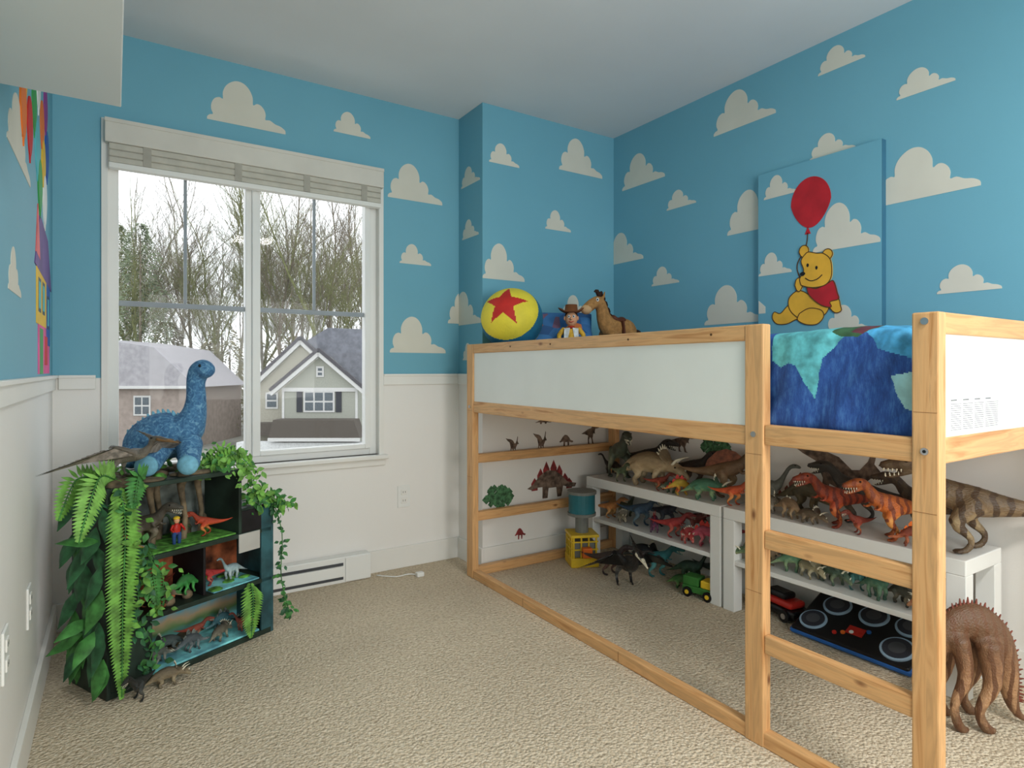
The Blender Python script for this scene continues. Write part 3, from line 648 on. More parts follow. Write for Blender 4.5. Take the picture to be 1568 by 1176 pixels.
# ---------------------------------------------------------------- wall stickers
STG=[(0,.2),(.1,.25),(.25,.4),(.4,.48),(.55,.46),(.7,.36),(.8,.25),(.9,.22),(1,.2),(.97,.14),(.85,.14),(.72,.18),(.68,.0),(.6,0),(.58,.17),(.42,.17),(.4,0),(.3,0),(.3,.2),(.2,.2),(.08,.17)]
PAR=[(0,.55),(.2,.52),(.4,.5),(.55,.45),(.68,.33),(.76,.34),(.84,.44),(.9,.6),(.93,.56),(.9,.42),(1,.3),(.9,.3),(.84,.24),(.78,.18),(.74,.05),(.7,.12),(.62,.14),(.6,.02),(.55,0),(.52,.12),(.45,.15),(.42,.02),(.36,0),(.38,.2),(.3,.38),(.15,.45)]
THS=[(0,.30),(.2,.36),(.38,.42),(.52,.44),(.64,.52),(.72,.60),(.84,.62),(1,.55),(.99,.50),(.86,.48),(.97,.44),(.84,.42),(.76,.42),(.72,.34),(.74,.27),(.68,.30),(.64,.27),(.60,.16),(.64,.03),(.70,0),(.58,0),(.54,.14),(.46,.2),(.40,.12),(.42,.03),(.48,0),(.36,0),(.35,.12),(.36,.24),(.2,.28)]
SKM=mat('sticker_brown',(105,88,76),.6,.3,40); SKR=mat('sticker_plate',(130,50,50),.6,.2,30); SKG=mat('sticker_green',(70,110,75),.6,.3,60)
def stk(m,shape,a,b,plane,mt,off=0):
    hm=max(p[1] for p in shape)
    decal(m,[(a[0]+(b[0]-a[0])*p[0],a[1]+(b[1]-a[1])*p[1]/hm) for p in shape],plane,mt,off)
m=MB()
for x,z,h in [(1.93,.39,.05),(1.97,.425,.065),(2.01,.45,.075),(2.06,.455,.075),(2.10,.435,.065),(2.14,.40,.05),(2.17,.38,.04)]: decal(m,[(x-.02,z-.02),(x-.022,z+h*.4),(x,z+h),(x+.022,z+h*.4),(x+.02,z-.02)],PB,SKR)
stk(m,STG,(1.881,.321),(2.222,.475),PB,SKM,.0008)
stk(m,PAR,(1.742,.591),(1.826,.676),PB,SKM); stk(m,PAR,(1.92,.588),(2.013,.694),PB,SKM)
stk(m,STG,(1.933,.734),(2.045,.757),PB,SKM); stk(m,STG,(2.10,.60),(2.20,.665),PB,SKM); stk(m,STG,(1.80,.12),(1.87,.18),PB,SKR)
stk(m,THS,(2.26,.60),(2.40,.73),PB,SKM)
stk(m,PAR,(1.60,.50),(1.20,.73),PR,SKM); stk(m,THS,(2.30,.60),(2.12,.71),PR,SKM)
random.seed(2)
for (cx,cz,w,h,pl) in [(1.70,.36,.08,.055,PB),(2.0,.65,.08,.05,PR)]:
    for i in range(60):
        a=random.uniform(0,6.28); r=random.random()**.5; x=cx+math.cos(a)*r*w; z=cz+math.sin(a)*r*h; s_=random.uniform(.014,.024)
        decal(m,[(x-s_,z),(x,z+s_),(x+s_,z),(x,z-s_)],pl,SKG,.0001*i)
m.build('dinosaur_wall_stickers')

# ---------------------------------------------------------------- toys on the bed
YB2=mat('ball_yellow',(238,216,66),.6,.03,bump=.2,bscale=120); BB=mat('ball_blue',(40,112,140),.6,.08,bump=.2,bscale=120); BR=mat('ball_red',(200,48,42),.6,.05)
m=MB(); n1,n2=110,180; R_=.154
pole=Vector((-.70,-.62,.46)).normalized(); ux=pole.cross(Vector((0,0,1))).normalized(); uy=ux.cross(pole)
vs=[];
for i in range(n1+1):
    th_=math.pi*i/n1
    for k in range(n2):
        ph=2*math.pi*k/n2; vs.append((R_*math.sin(th_)*math.cos(ph),R_*math.sin(th_)*math.sin(ph),R_*math.cos(th_)))
m.v=vs
for i in range(n1):
    for k in range(n2):
        f=(i*n2+k,(i+1)*n2+k,(i+1)*n2+(k+1)%n2,i*n2+(k+1)%n2); c=Vector((0,0,0))
        for q in f: c+=Vector(vs[q])
        c.normalize(); an=math.acos(max(-1,min(1,c.dot(pole)))); mt=YB2
        if math.radians(70)<an<math.radians(110): mt=BB
        if an<math.radians(46):
            a=math.atan2(c.dot(uy),c.dot(ux))+.3; w=(a%(2*math.pi/5))-math.pi/5; w=abs(w)
            ro=math.radians(45);ri=math.radians(18)
            x1,y1_=ro,0;x2,y2=ri*math.cos(math.pi/5),ri*math.sin(math.pi/5)
            r=an; px,py=r*math.cos(w),r*math.sin(w)
            if (x2-x1)*(py-y1_)-(y2-y1_)*(px-x1)>0: mt=BR
        m.f.append(f); m.m.append(m.mi(mt)); m.sm.append(True)
m.build('star_ball',(1.652,2.54,1.283))
PIL=NT('pillow_print'); tc=PIL.new('ShaderNodeTexCoord'); vo=PIL.new('ShaderNodeTexVoronoi'); vo.inputs['Scale'].default_value=16; PIL.link(tc.outputs['Object'],vo.inputs['Vector'])
rr=ramp(PIL,[(0,(50,92,150)),(.4,(70,132,192)),(.75,(46,76,128)),(.9,(220,125,70))]); PIL.link(vo.outputs['Color'],rr.inputs['Fac']); PIL.link(rr.outputs[0],PIL.b.inputs['Base Color']); PIL.b.inputs['Roughness'].default_value=.8
def cushion(m,w,h,t,mt):
    n=24;vs=[];fs=[]
    for s in (1,-1):
        for i in range(n+1):
            for j in range(n+1):
                u=2*i/n-1;v=2*j/n-1; e=(max(0,1-u**4)*max(0,1-v**4))**.5
                vs.append((u*w/2*(1-.06*(1-abs(v))),s*t/2*e,v*h/2*(1-.06*(1-abs(u)))))
    for s in range(2):
        o=s*(n+1)**2
        for i in range(n):
            for j in range(n):
                f=(o+i*(n+1)+j,o+(i+1)*(n+1)+j,o+(i+1)*(n+1)+j+1,o+i*(n+1)+j+1); fs.append(f if s else f[::-1])
    m.add(vs,fs,mt,True)
m=MB(); cushion(m,.33,.24,.10,PIL.m); m.build('printed_pillow',(1.955,2.53,1.235),rot=(math.radians(-38),0,math.radians(-33)))
SK=mat('doll_skin',(225,165,125),.6,.03); HAT=mat('hat_brown',(120,72,40),.7,.08); SHI=mat('shirt_yellow',(220,170,60),.7,.1,60); JEA=mat('jeans_blue',(45,75,130),.8,.08,50); VES=mat('vest_white',(225,225,220),.7,.1,40); HAI=mat('doll_hair',(70,42,25),.7,.1)
m=MB()
m.organic([('t',[(0,0,.0,.035,.03),(0,0,.05,.036,.028),(0,0,.10,.040,.028),(0,0,.125,.02,.018)],{'ref':(1,0,0)})],SHI,.004)
for s in (1,-1):
    m.tube([(.036*s,-.002,.112,.014),(.062*s,-.01,.08,.012),(.058*s,-.035,.05,.010)],SHI,n=10)
    m.tube([(.058*s,-.035,.05,.008),(.055*s,-.045,.042,.011,.006),(.05*s,-.055,.036,.009,.005)],SK,n=8)
    for f in range(4): m.tube([(.058*s-.005*f*s,-.054,.036,.003),(.057*s-.005*f*s,-.066+.002*abs(f-1),.03,.0028),(.055*s-.005*f*s,-.070+.002*abs(f-1),.023,.002)],SK,n=6)
    m.tube([(.048*s,-.046,.042,.0035),(.040*s,-.056,.038,.003)],SK,n=6,sub=1)
    m.tube([(.02*s,0,.005,.022),(.035*s,-.07,.02,.018),(.04*s,-.13,.005,.015)],JEA,n=10,ref=(1,0,0)); m.tube([(.04*s,-.12,.0,.015),(.04*s,-.14,.01,.015),(.042*s,-.145,.04,.01)],HAT,n=10,ref=(1,0,0))
    m.poly([(.006*s,.118),(.036*s,.114),(.038*s,.04),(.022*s,.035)],lambda p,d:(p[0],-.031+d,p[1]),.006,VES)
    m.ell((.033*s,0,.168),(.006,.008,.012),SK,n=8); m.ell((.012*s,-.0285,.175),(.007,.004,.008),VES,n=10); m.ell((.012*s,-.032,.175),(.0035,.002,.004),EYE,n=8)
m.tube([(0,0,.118,.012),(0,0,.14,.012)],SK,n=12,sub=1)
m.ell((0,0,.165),(.032,.031,.040),SK,n=20); m.ell((0,.008,.178),(.034,.030,.034),HAI,n=16); m.tube([(0,-.03,.172,.004),(0,-.04,.16,.006)],SK,n=8,sub=1)
m.tube([(-.012,-.029,.150,.0018),(0,-.031,.146,.002),(.012,-.029,.150,.0018)],RED,n=6,ref=(0,0,1))
m.ell((0,-.022,.120),(.02,.012,.008),RED,n=10)
vs=[];fs=[];n=32
for j,(r,z) in enumerate([(0,.252),(.018,.250),(.03,.238),(.034,.205),(.05,.198),(.068,.202),(.066,.196),(.034,.195)]):
    for k in range(n):
        a=2*math.pi*k/n; up=.022*abs(math.cos(a))**3 if r>.045 else (-.012 if r<.02 else 0)
        vs.append((r*math.cos(a)*1.0,r*math.sin(a)*.9,z+up))
for j in range(7):
    for k in range(n): fs.append((j*n+k,j*n+(k+1)%n,(j+1)*n+(k+1)%n,(j+1)*n+k))
m.add(vs,fs,HAT,True); 
m.build('cowboy_doll',(1.915,2.40,1.128),-38,.97)
HB=mat('horse_plush',(168,122,72),.9,.08,60,bump=.3,bscale=300); HM=mat('horse_mane',(52,32,22),.9,.1); SAD=mat('saddle_brown',(95,50,30),.6,.1); MUZ=mat('horse_muzzle',(205,165,120),.9,.05)
m=MB()
m.organic([('t',[(-.13,0,.10,.04,.05),(-.08,0,.12,.058,.07),(-.01,0,.125,.055,.065),(.05,0,.14,.05,.06),(.085,0,.19,.036,.045),(.10,0,.24,.032,.036),(.125,0,.272,.034,.036),(.165,0,.262,.03,.032),(.205,0,.235,.03,.030),(.225,0,.222,.024,.024)])]+
 [('t',[(x,.035*s,.10,.03),(x+dx,.045*s,.05,.018),(x+dx*.6,.045*s,.0,.017),(x+dx,.045*s,-.002,.018)]) for s in (1,-1) for x,dx in ((.05,.02),(-.1,-.01))]+
 [('t',[(.105,.02*s,.30,.012,.006),(.10,.028*s,.335,.004)]) for s in (1,-1)],HB,.006)
m.ell((.212,0,.228),(.032,.033,.028),MUZ,n=14)
for s in (1,-1): m.ell((.155,.029*s,.283),(.010,.006,.011),WHITE,n=10); m.ell((.159,.033*s,.283),(.005,.003,.006),EYE,n=8); m.ell((.232,.014*s,.235),.004,HM,n=6)
for i in range(9):
    t=i/8; x=.125-.075*t; z=.315-.14*t
    m.tube([(x,0,z-.01,.010),(x-.02,.004,z+.014,.009),(x-.035,.008*(1 if i%2 else -1),z-.005,.003)],HM,n=6)
m.tube([(.12,0,.305,.01),(.135,0,.335,.012),(.155,0,.33,.003)],HM,n=6)
m.tube([(-.16,0,.12,.012),(-.19,0,.10,.02),(-.2,0,.03,.004)],HM,n=8)
m.tube([(-.05,0,.180,.04,.02),(-.01,0,.172,.045,.02),(.03,0,.19,.035,.02)],SAD,n=12); m.tube([(-.01,.056,.17,.012,.006),(-.01,.064,.11,.014,.006),(-.01,.06,.07,.008,.006)],SAD,n=8)
m.build('horse_plush',(2.17,2.36,1.13),180,.90)

# ---------------------------------------------------------------- diorama shelf
P0=(-.02,2.281); ANG=math.degrees(math.atan2(.436,.9))
DG=mat('shelf_dark_green',(38,52,44),.5,.3,8); DK=mat('shelf_dark',(28,26,28),.6,.3,10); BRK=mat('backdrop_rust',(140,78,50),.7,.5,14); GRY=mat('backdrop_grey',(92,98,94),.7,.5,12)
SKYT=NT('backdrop_beach'); g=SKYT.new('ShaderNodeTexCoord'); sp=SKYT.new('ShaderNodeSeparateXYZ'); SKYT.link(g.outputs['Object'],sp.inputs[0]); nz=SKYT.new('ShaderNodeTexNoise'); nz.inputs['Scale'].default_value=18; SKYT.link(g.outputs['Object'],nz.inputs['Vector'])
ma=SKYT.new('ShaderNodeMath',operation='MULTIPLY_ADD'); SKYT.link(nz.outputs['Fac'],ma.inputs[0]); ma.inputs[1].default_value=.05; SKYT.link(sp.outputs['Z'],ma.inputs[2])
rr=ramp(SKYT,[(.05,(130,215,228)),(.09,(120,160,100)),(.12,(205,175,135)),(.15,(90,185,210)),(.22,(160,220,238))]); SKYT.link(ma.outputs[0],rr.inputs['Fac']); SKYT.link(rr.outputs[0],SKYT.b.inputs['Base Color'])
WATER=mat('diorama_water',(130,210,228),.3,.2,20); GRASS=mat('diorama_grass',(88,145,62),.8,.3,40); ROCK=mat('diorama_rock',(110,96,76),.8,.3,20); TEALF=mat('shelf_teal_side',(48,84,90),.5,.25,10)
m=MB(); dp=.225
def sb(a,b,mt): m.box(a,b,mt,bev=.002)
sb((0,0,0),(.012,dp,.66),DG); sb((.598,0,0),(.61,dp,.51),TEALF); sb((.012,0,0),(.598,dp,.02),DG)
sb((.012,0,.205),(.598,dp,.222),DG); sb((.012,0,.40),(.598,dp,.417),DG); sb((.012,0,.645),(.47,dp,.66),DG); sb((.458,0,.417),(.47,dp,.645),DG); sb((.47,0,.50),(.61,dp,.51),DG)
sb((.012,dp-.01,.02),(.598,dp,.205),SKYT.m); sb((.012,dp-.01,.222),(.598,dp,.40),BRK); sb((.012,dp-.01,.417),(.458,dp,.645),GRY)
sb((.012,.0,.02),(.14,.012,.205),DG); sb((.012,.0,.222),(.10,.012,.40),DG); sb((.555,0,.02),(.598,.01,.50),TEALF)
sb((.33,.02,.222),(.34,dp-.01,.40),DK); sb((.47,0,.417),(.555,.01,.50),DK); sb((.455,-.006,.345),(.545,.0,.415),mat('tape_label',(188,186,180),.5,.03))
sb((.14,.005,.0205),(.55,dp-.012,.028),WATER); sb((.36,.005,.2225),(.55,dp-.012,.228),WATER); sb((.1,.005,.4175),(.45,dp-.012,.424),GRASS)
random.seed(11)
for i in range(34):
    u=random.uniform(.03,.44);v=random.uniform(.02,.2); m.ell((u,v,.664),(random.uniform(.02,.05),random.uniform(.02,.04),random.uniform(.008,.022)),random.choice([GRASS,ROCK,ROCK]),n=10)
for i in range(14):
    m.ell((random.uniform(.03,.45),random.uniform(.15,.2),.43),(random.uniform(.015,.03),.02,random.uniform(.02,.09)),random.choice([ROCK,GRY]),n=8)
    m.ell((random.uniform(.14,.32),random.uniform(.03,.2),.235),(.02,.015,random.uniform(.008,.025)),random.choice([ROCK,BRK]),n=8)
for u,v in ((.2,.12),(.25,.17),(.3,.1),(.4,.16)):
    m.tube([(u,v,.42,.014),(u+.01,v,.5,.009),(u-.005,v,.6,.012),(u,v,.645,.02)],ROCK,n=8)
for i in range(10): m.ell((random.uniform(.36,.54),random.uniform(.02,.18),.229),(.025,.018,.006),GRASS,n=8); m.ell((random.uniform(.15,.54),random.uniform(.1,.2),.03),(.03,.02,.012),ROCK,n=8)
m.build('dinosaur_diorama_shelf',(P0[0],P0[1],0),ANG)
MS=Matrix.Translation((P0[0],P0[1],0))@Matrix.Rotation(math.radians(ANG),4,'Z')
def S(u,v,z): p=MS@Vector((u,v,z)); return tuple(p)
def sput(kind,name,u,v,z,rz,L,cols,**k): put(kind,name,S(u,v,z),rz+ANG,L,cols,**k)
sput(theropod,'toy_tyrannosaurus',.37,.07,.425,150,.17,((205,72,36),(225,140,70)))
sput(theropod,'toy_raptor',.15,.07,.425,-60,.30,((100,92,80),(140,130,110)))
sput(stego,'toy_stegosaurus',.08,.05,.425,-20,.14,((60,130,170),(210,170,60)),pl=ORG)
sput(sauropod,'toy_brachiosaurus',.30,.13,.425,-160,.16,((60,90,60),(100,120,80)))
sput(theropod,'toy_tyrannosaurus',.22,.1,.24,-150,.17,((130,62,42),(165,100,66)))
sput(ceratops,'toy_triceratops',.18,.04,.24,150,.15,((110,94,76),(150,130,105)))
sput(theropod,'toy_raptor',.13,.05,.235,-30,.15,((150,90,50),(190,130,80)))
sput(stego,'toy_crocodile',.29,.05,.24,10,.16,((60,150,70),(90,175,90)),pl=GREEN,plates=False)
sput(theropod,'toy_raptor',.40,.09,.229,170,.15,((196,52,50),(210,110,90)))
sput(sauropod,'toy_brachiosaurus',.48,.08,.229,-170,.16,((175,200,205),(205,218,218)))
for (u,v,L,c,kd,r) in [(.19,.05,.15,((100,105,98),(145,145,135)),stego,10),(.25,.12,.15,((80,92,90),(125,130,125)),ceratops,170),(.31,.05,.15,((90,100,105),(135,140,140)),stego,0),(.37,.13,.14,((180,84,62),(195,135,105)),theropod,-30),(.42,.05,.14,((118,112,96),(155,150,130)),ceratops,20),(.47,.13,.15,((75,125,135),(125,160,165)),stego,180),(.51,.05,.14,((160,76,64),(185,125,105)),sauropod,180)]:
    if kd is stego: sput(kd,'toy_stegosaurus',u,v,.028,r,L,c,pl=GRY)
    else: sput(kd,{ceratops:'toy_triceratops',sauropod:'toy_brachiosaurus',theropod:'toy_raptor'}[kd],u,v,.028,r,L,c)
put(theropod,'toy_raptor',S(.06,-.07,0),ANG-150,.18,((50,52,50),(95,95,90)))
put(ceratops,'toy_triceratops',S(.16,-.06,0),ANG-20,.15,((130,115,90),(165,150,120)))
m=MB(); m.tube([(-.008,0,0,.005),(-.008,0,.03,.007),(0,0,.035,.009)],JEA,n=8); m.tube([(.008,0,0,.005),(.008,0,.03,.007),(0,0,.035,.009)],JEA,n=8)
m.tube([(0,0,.032,.011,.008),(0,0,.05,.013,.009),(0,0,.064,.006)],RED,n=10,ref=(1,0,0)); m.ell((0,0,.074),(.009,.009,.011),SK,n=10); m.ell((0,.001,.081),(.0105,.0105,.006),YELP,n=10)
for s in (1,-1): m.tube([(.012*s,0,.06,.004),(.02*s,-.004,.048,.0035),(.018*s,-.014,.042,.003)],RED,n=6)
m.build('explorer_figurine',S(.25,.05,.425),ANG,1.1)
m=MB(); ptero(m,dinomat((122,114,104),(160,150,138)),mat('wing_grey',(138,130,122),.6,.2,20),span=1.15,beak=mat('beak_brown',(120,90,60),.5,.1)); m.build('toy_pterodactyl',S(.09,.02,.685),ANG-75,.40)
PLU=NT('plush_blue'); tc=PLU.new('ShaderNodeTexCoord'); nz=PLU.new('ShaderNodeTexNoise'); nz.inputs['Scale'].default_value=60; nz.inputs['Detail'].default_value=4; nz.inputs['Distortion'].default_value=1.5; PLU.link(tc.outputs['Object'],nz.inputs['Vector'])
rr=ramp(PLU,[(.35,(56,98,140)),(.55,(80,130,170)),(.7,(122,168,196))]); PLU.link(nz.outputs['Fac'],rr.inputs['Fac']); PLU.link(rr.outputs[0],PLU.b.inputs['Base Color']); PLU.b.inputs['Roughness'].default_value=.9
bp=PLU.new('ShaderNodeBump'); bp.inputs['Strength'].default_value=.5; bp.inputs['Distance'].default_value=.005; PLU.link(nz.outputs['Fac'],bp.inputs['Height']); PLU.link(bp.outputs[0],PLU.b.inputs['Normal'])
SOLE=mat('plush_sole',(120,178,202),.9,.06,60)
m=MB()
m.organic([('t',[(-.20,.03,.03,.012),(-.17,.02,.05,.03),(-.13,.01,.085,.058,.062),(-.07,0,.115,.078,.082),(-.01,0,.125,.08,.085),(.045,0,.145,.064,.066),(.075,0,.20,.042,.044),(.083,0,.26,.033,.034),(.082,0,.315,.032,.032),(.092,0,.352,.036,.036),(.115,-.01,.366,.036,.034),(.138,-.02,.352,.029,.028)]),
 ('t',[(-.01,-.04,.10,.045),(-.01,-.10,.06,.040),(-.005,-.14,.038,.038)],{'ref':(1,0,0)}),('t',[(.075,-.03,.10,.045),(.10,-.08,.055,.038),(.115,-.11,.036,.036)],{'ref':(1,0,0)}),
 ('t',[(-.1,-.04,.07,.042),(-.12,-.08,.035,.03)],{'ref':(1,0,0)}),('t',[(.0,.05,.08,.04),(.01,.08,.035,.035)],{'ref':(1,0,0)})],PLU.m,.007)
m.ell((-.004,-.158,.036),(.039,.024,.036),SOLE,n=16); m.ell((.12,-.128,.035),(.036,.024,.034),SOLE,n=16)
for s in (1,-1): m.ell((.118,-.012+.032*s,.376),(.005,.004,.006),EYE,n=8)
for i in range(12):
    t=i/11; x=-.16+.20*t; z=.125+.075*math.sin(t*2.4); m.tube([(x,0,z,.012,.008),(x-.006,0,z+.018,.003)],SOLE,n=6,sub=1)
m.build('plush_brachiosaurus',S(.29,.14,.672),-33,1.0)

# foliage
LF=[mat('fern_green',(104,154,66),.6,.2,30),mat('leaf_green',(66,122,60),.5,.2,30),mat('leaf_dark',(50,96,62),.45,.2,30),mat('leaf_bright',(122,172,82),.55,.15,30)]
def leaf(m,b,d,nrm,L,w,mt,bend=.25):
    b=Vector(b);d=Vector(d).normalized();nr=Vector(nrm); nr=(nr-d*nr.dot(d)); nr=nr.normalized() if nr.length>1e-3 else d.orthogonal().normalized(); sd=d.cross(nr)
    prof=[(0,.02),(.15,.5),(.35,.95),(.55,.9),(.78,.5),(1,.02)]; vs=[];fs=[]
    for t,k in prof:
        c=b+d*L*t-nr*L*bend*t*t; vs+=[c-sd*w*k/2-nr*w*k*.12,c+nr*w*.04,c+sd*w*k/2-nr*w*k*.12]
    for i in range(5):
        for j in range(2): a=i*3+j; fs.append((a,a+1,a+4,a+3))
    m.add(vs,fs,mt,True)
def fern(m,P,W,mt,face=(0,-1,0),step=.011):
    Q=cat(P,12); L=len(Q)
    m.tube([q+(.0022,) for q in P],LF[1],n=6,sub=6)
    tot=sum((Vector(Q[i+1])-Vector(Q[i])).length for i in range(L-1)); done=0; nxt=0
    for i in range(L-1):
        a=Vector(Q[i]);b=Vector(Q[i+1]); t=(b-a); l=t.length; t.normalize()
        while nxt<=done+l:
            p=a+t*(nxt-done); f=nxt/tot; w=W*min(1,f*6+.35)*(1-f**3*.85); sd=t.cross(Vector(face)).normalized()
            for s in (1,-1): leaf(m,p,sd*s+t*.45,Vector(face)+Vector((random.uniform(-.3,.3),0,.2)),w,step*1.15,mt,.15)
            nxt+=step
        done+=l
random.seed(21)
m=MB(); nf=Vector(MS.to_3x3()@Vector((0,-1,0)))
fern(m,[S(.03,-.01,.66),S(.03,-.05,.56),S(.025,-.045,.3),S(.02,-.05,.02)],.06,LF[0],nf)
fern(m,[S(.50,-.01,.22),S(.49,-.04,.17),S(.485,-.035,.03)],.055,LF[0],nf,.01)
fern(m,[S(.05,.06,.68),S(-.02,.0,.70),S(-.07,-.03,.60),S(-.09,-.03,.52)],.055,LF[3],nf)
fern(m,[S(.02,.1,.68),S(-.05,.08,.69),S(-.11,.05,.58)],.045,LF[0],nf)
fern(m,[S(.12,.02,.67),S(.08,-.03,.69),S(.05,-.06,.60)],.045,LF[1],nf)
fern(m,[S(.16,.03,.40),S(.13,-.02,.38),S(.14,-.03,.26)],.04,LF[1],nf)
fern(m,[S(.38,.05,.67),S(.44,.0,.72),S(.50,-.02,.66)],.04,LF[0],nf)
fern(m,[S(.40,.1,.67),S(.43,.06,.74),S(.48,.02,.70)],.035,LF[3],nf)
m.build('artificial_fern')
m=MB()
def sprig(P,n,sz,mts,spread):
    Q=cat(P,10); m.tube([q+(.002,) for q in P],LF[1],n=5,sub=5)
    for i in range(n):
        q=Vector(random.choice(Q))+Vector([random.gauss(0,spread) for _ in range(3)])
        d=Vector((random.uniform(-1,1),random.uniform(-1,.2),random.uniform(-1,.35))); L=sz*random.uniform(.7,1.3)
        leaf(m,q,d,nf+Vector((random.uniform(-.5,.5),0,random.uniform(0,.8))),L,L*.62,random.choice(mts))
sprig([S(.36,.06,.68),S(.42,.03,.71),S(.50,.0,.65),S(.53,-.01,.55)],200,.028,[LF[0],LF[1],LF[3]],.024)
sprig([S(.50,.04,.53),S(.56,.0,.53),S(.62,-.03,.52),S(.64,-.03,.49)],100,.03,[LF[1],LF[0]],.02)
sprig([S(.60,-.01,.52),S(.635,-.02,.38),S(.63,-.02,.22),S(.65,-.03,.1),S(.66,-.04,.06)],80,.022,[LF[1],LF[2]],.009)
sprig([S(.02,.15,.67),S(.12,.19,.68),S(.3,.2,.68),S(.42,.15,.68)],90,.03,[LF[0],LF[1],LF[3]],.015)
sprig([S(.03,.0,.64),S(.06,-.01,.5),S(.09,-.01,.35),S(.08,-.01,.2)],160,.032,[LF[1],LF[2],LF[0]],.024)
sprig([S(.13,-.005,.41),S(.17,-.01,.33),S(.15,-.01,.24)],60,.026,[LF[1],LF[0]],.018)
sprig([S(.1,-.02,.2),S(.13,-.02,.12),S(.10,-.02,.05)],40,.026,[LF[2],LF[1]],.018)
m.build('artificial_ivy')
m=MB(); lf=Vector(MS.to_3x3()@Vector((-1,-.3,0)))
for i in range(34):
    z=.64-.018*i+random.uniform(-.02,.02); v=random.uniform(-.01,.2); q=Vector(S(-.012,v,max(.14,z)))
    leaf(m,q,lf*.25+Vector((0,0,-1))+Vector((random.uniform(-.3,.3),random.uniform(-.3,.3),0)),lf,random.uniform(.10,.14),random.uniform(.05,.07),random.choice([LF[2],LF[1],LF[2]]),.05)
for q,d in ((S(-.02,.05,.26),(-.6,-.5,-.05)),(S(-.02,.03,.22),(-.5,-.7,-.5)),(S(-.02,.1,.2),(-1,0,-.3)),(S(-.01,.02,.5),(-.7,-.3,.3))):
    leaf(m,q,d,(0,-.5,.8),.11,.05,LF[1],.3)
m.build('artificial_leaf_garland')

# ---------------------------------------------------------------- outdoors
fw=Vector((.5454,.8382,0)); rt=Vector((.8382,-.5454,0)); RZ=-33.05
m=MB(); m.box((-80,5,-4.7),(140,160,-4.5),mat('wet_ground',(140,140,132),.8,.15,.2)); m.build('ground')
HW=mat('house_siding',(156,158,148),.7,.03); HW2=mat('house_cream',(166,163,150),.7,.03); RF=mat('roof_shingle',(118,120,128),.8,.08,3); HT=mat('house_trim',(200,200,198),.6,.02); SH=mat('shutter_grey',(58,60,66),.6,.05); GLS=mat('house_glass',(92,100,106),.2,.1); BRN=mat('house_brown',(90,84,78),.8,.05); RFD=mat('roof_edge',(84,82,86),.8,.05); DRW=mat('driveway_light',(210,212,212),.8,.04)
m=MB()
def pz(pts,y,d,mt): m.poly(pts,lambda p,dd:(p[0],y+dd,p[1]),d,mt)
def strip(a,b,w,y,mt):
    d=Vector((b[0]-a[0],b[1]-a[1])).normalized(); nn=Vector((-d.y,d.x))*w/2
    pz([(a[0]-nn.x,a[1]-nn.y),(b[0]-nn.x,b[1]-nn.y),(b[0]+nn.x,b[1]+nn.y),(a[0]+nn.x,a[1]+nn.y)],y,.3,mt)
pz([(-17.5,-4.5),(-17.5,-.3),(-14.2,2.75),(-10.9,-.3),(-10.9,-4.5)],1.2,6,HW2)
pz([(-16.6,.3),(-14.2,3.1),(-12.8,3.95),(-9.5,3.8),(-7.5,1.5),(-7.0,-.4),(-11,-.3),(-14.2,2.5)],2.5,5,RF)
pz([(-10.9,-4.5),(-10.9,-.3),(-7.2,-.3),(-7.2,-4.5)],2.6,4,HW)
strip((-17.9,-.55),(-14.2,2.95),.32,.95,HT); strip((-14.2,2.95),(-12.0,.9),.32,.95,HT); strip((-17.9,-.25),(-14.2,3.2),.2,.9,RFD); strip((-14.2,3.2),(-12.0,1.1),.2,.9,RFD)
pz([(-15.04,-4.5),(-15.04,-.29),(-12.56,1.9),(-10.1,-.29),(-10.1,-4.5)],0,5,HW)
strip((-15.7,-.55),(-12.56,2.1),.3,-.4,HT); strip((-12.56,2.1),(-9.5,-.5),.3,-.4,HT); strip((-15.7,-.3),(-12.56,2.35),.2,-.45,RFD); strip((-12.56,2.35),(-9.5,-.25),.2,-.45,RFD)
pz([(-15.04,-.4),(-10.1,-.4),(-10.1,-.15),(-15.04,-.15)],-.08,.1,HT)
def win(a,b,c,d,y,nx=2,sh=False):
    pz([(a,c),(b,c),(b,d),(a,d)],y-.06,.08,HT); w=(b-a-.12*(nx+1))/nx
    for i in range(nx):
        x=a+.12+i*(w+.12)
        for j in range(2):
            h=(d-c-.36)/2; z=c+.12+j*(h+.12); pz([(x,z),(x+w,z),(x+w,z+h),(x,z+h)],y-.09,.05,GLS)
    if sh:
        for x in (a-.45,b+.08): pz([(x,c),(x+.37,c),(x+.37,d),(x,d)],y-.06,.06,SH)
win(-13.63,-11.6,-1.75,-.35,0,3,True); win(-12.8,-12.3,.55,1.25,0,1); win(-16.6,-15.75,-1.6,-.5,1.2,1)
for x in (-15.04,-10.25): pz([(x,-4.5),(x+.15,-4.5),(x+.15,-.3),(x,-.3)],-.05,.1,HT)
pz([(-15.4,-3.3),(-9.6,-3.3),(-10.0,-2.15),(-15.1,-2.15)],-1.4,1.4,BRN); pz([(-17.4,-3.3),(-15.5,-3.3),(-15.2,-2.5),(-17.4,-2.5)],.2,1,BRN); pz([(-15.4,-3.5),(-9.6,-3.5),(-9.6,-3.28),(-15.4,-3.28)],-1.5,.12,HT); pz([(-14.6,-4.5),(-10.4,-4.5),(-10.4,-3.5),(-14.6,-3.5)],-.12,.1,HT)
m.box((-17.5,-1.2,-4.5),(-9,-.3,-3.6),DRW)
m.build('neighbor_house',tuple(fw*40),RZ)
m=MB()
RF2=mat('roof_lilac_hazed',(160,158,162),.8,.05,3); BR2=mat('siding_brown_hazed',(152,140,132),.8,.05,3)  # roof and siding colours lightened to stand in for haze
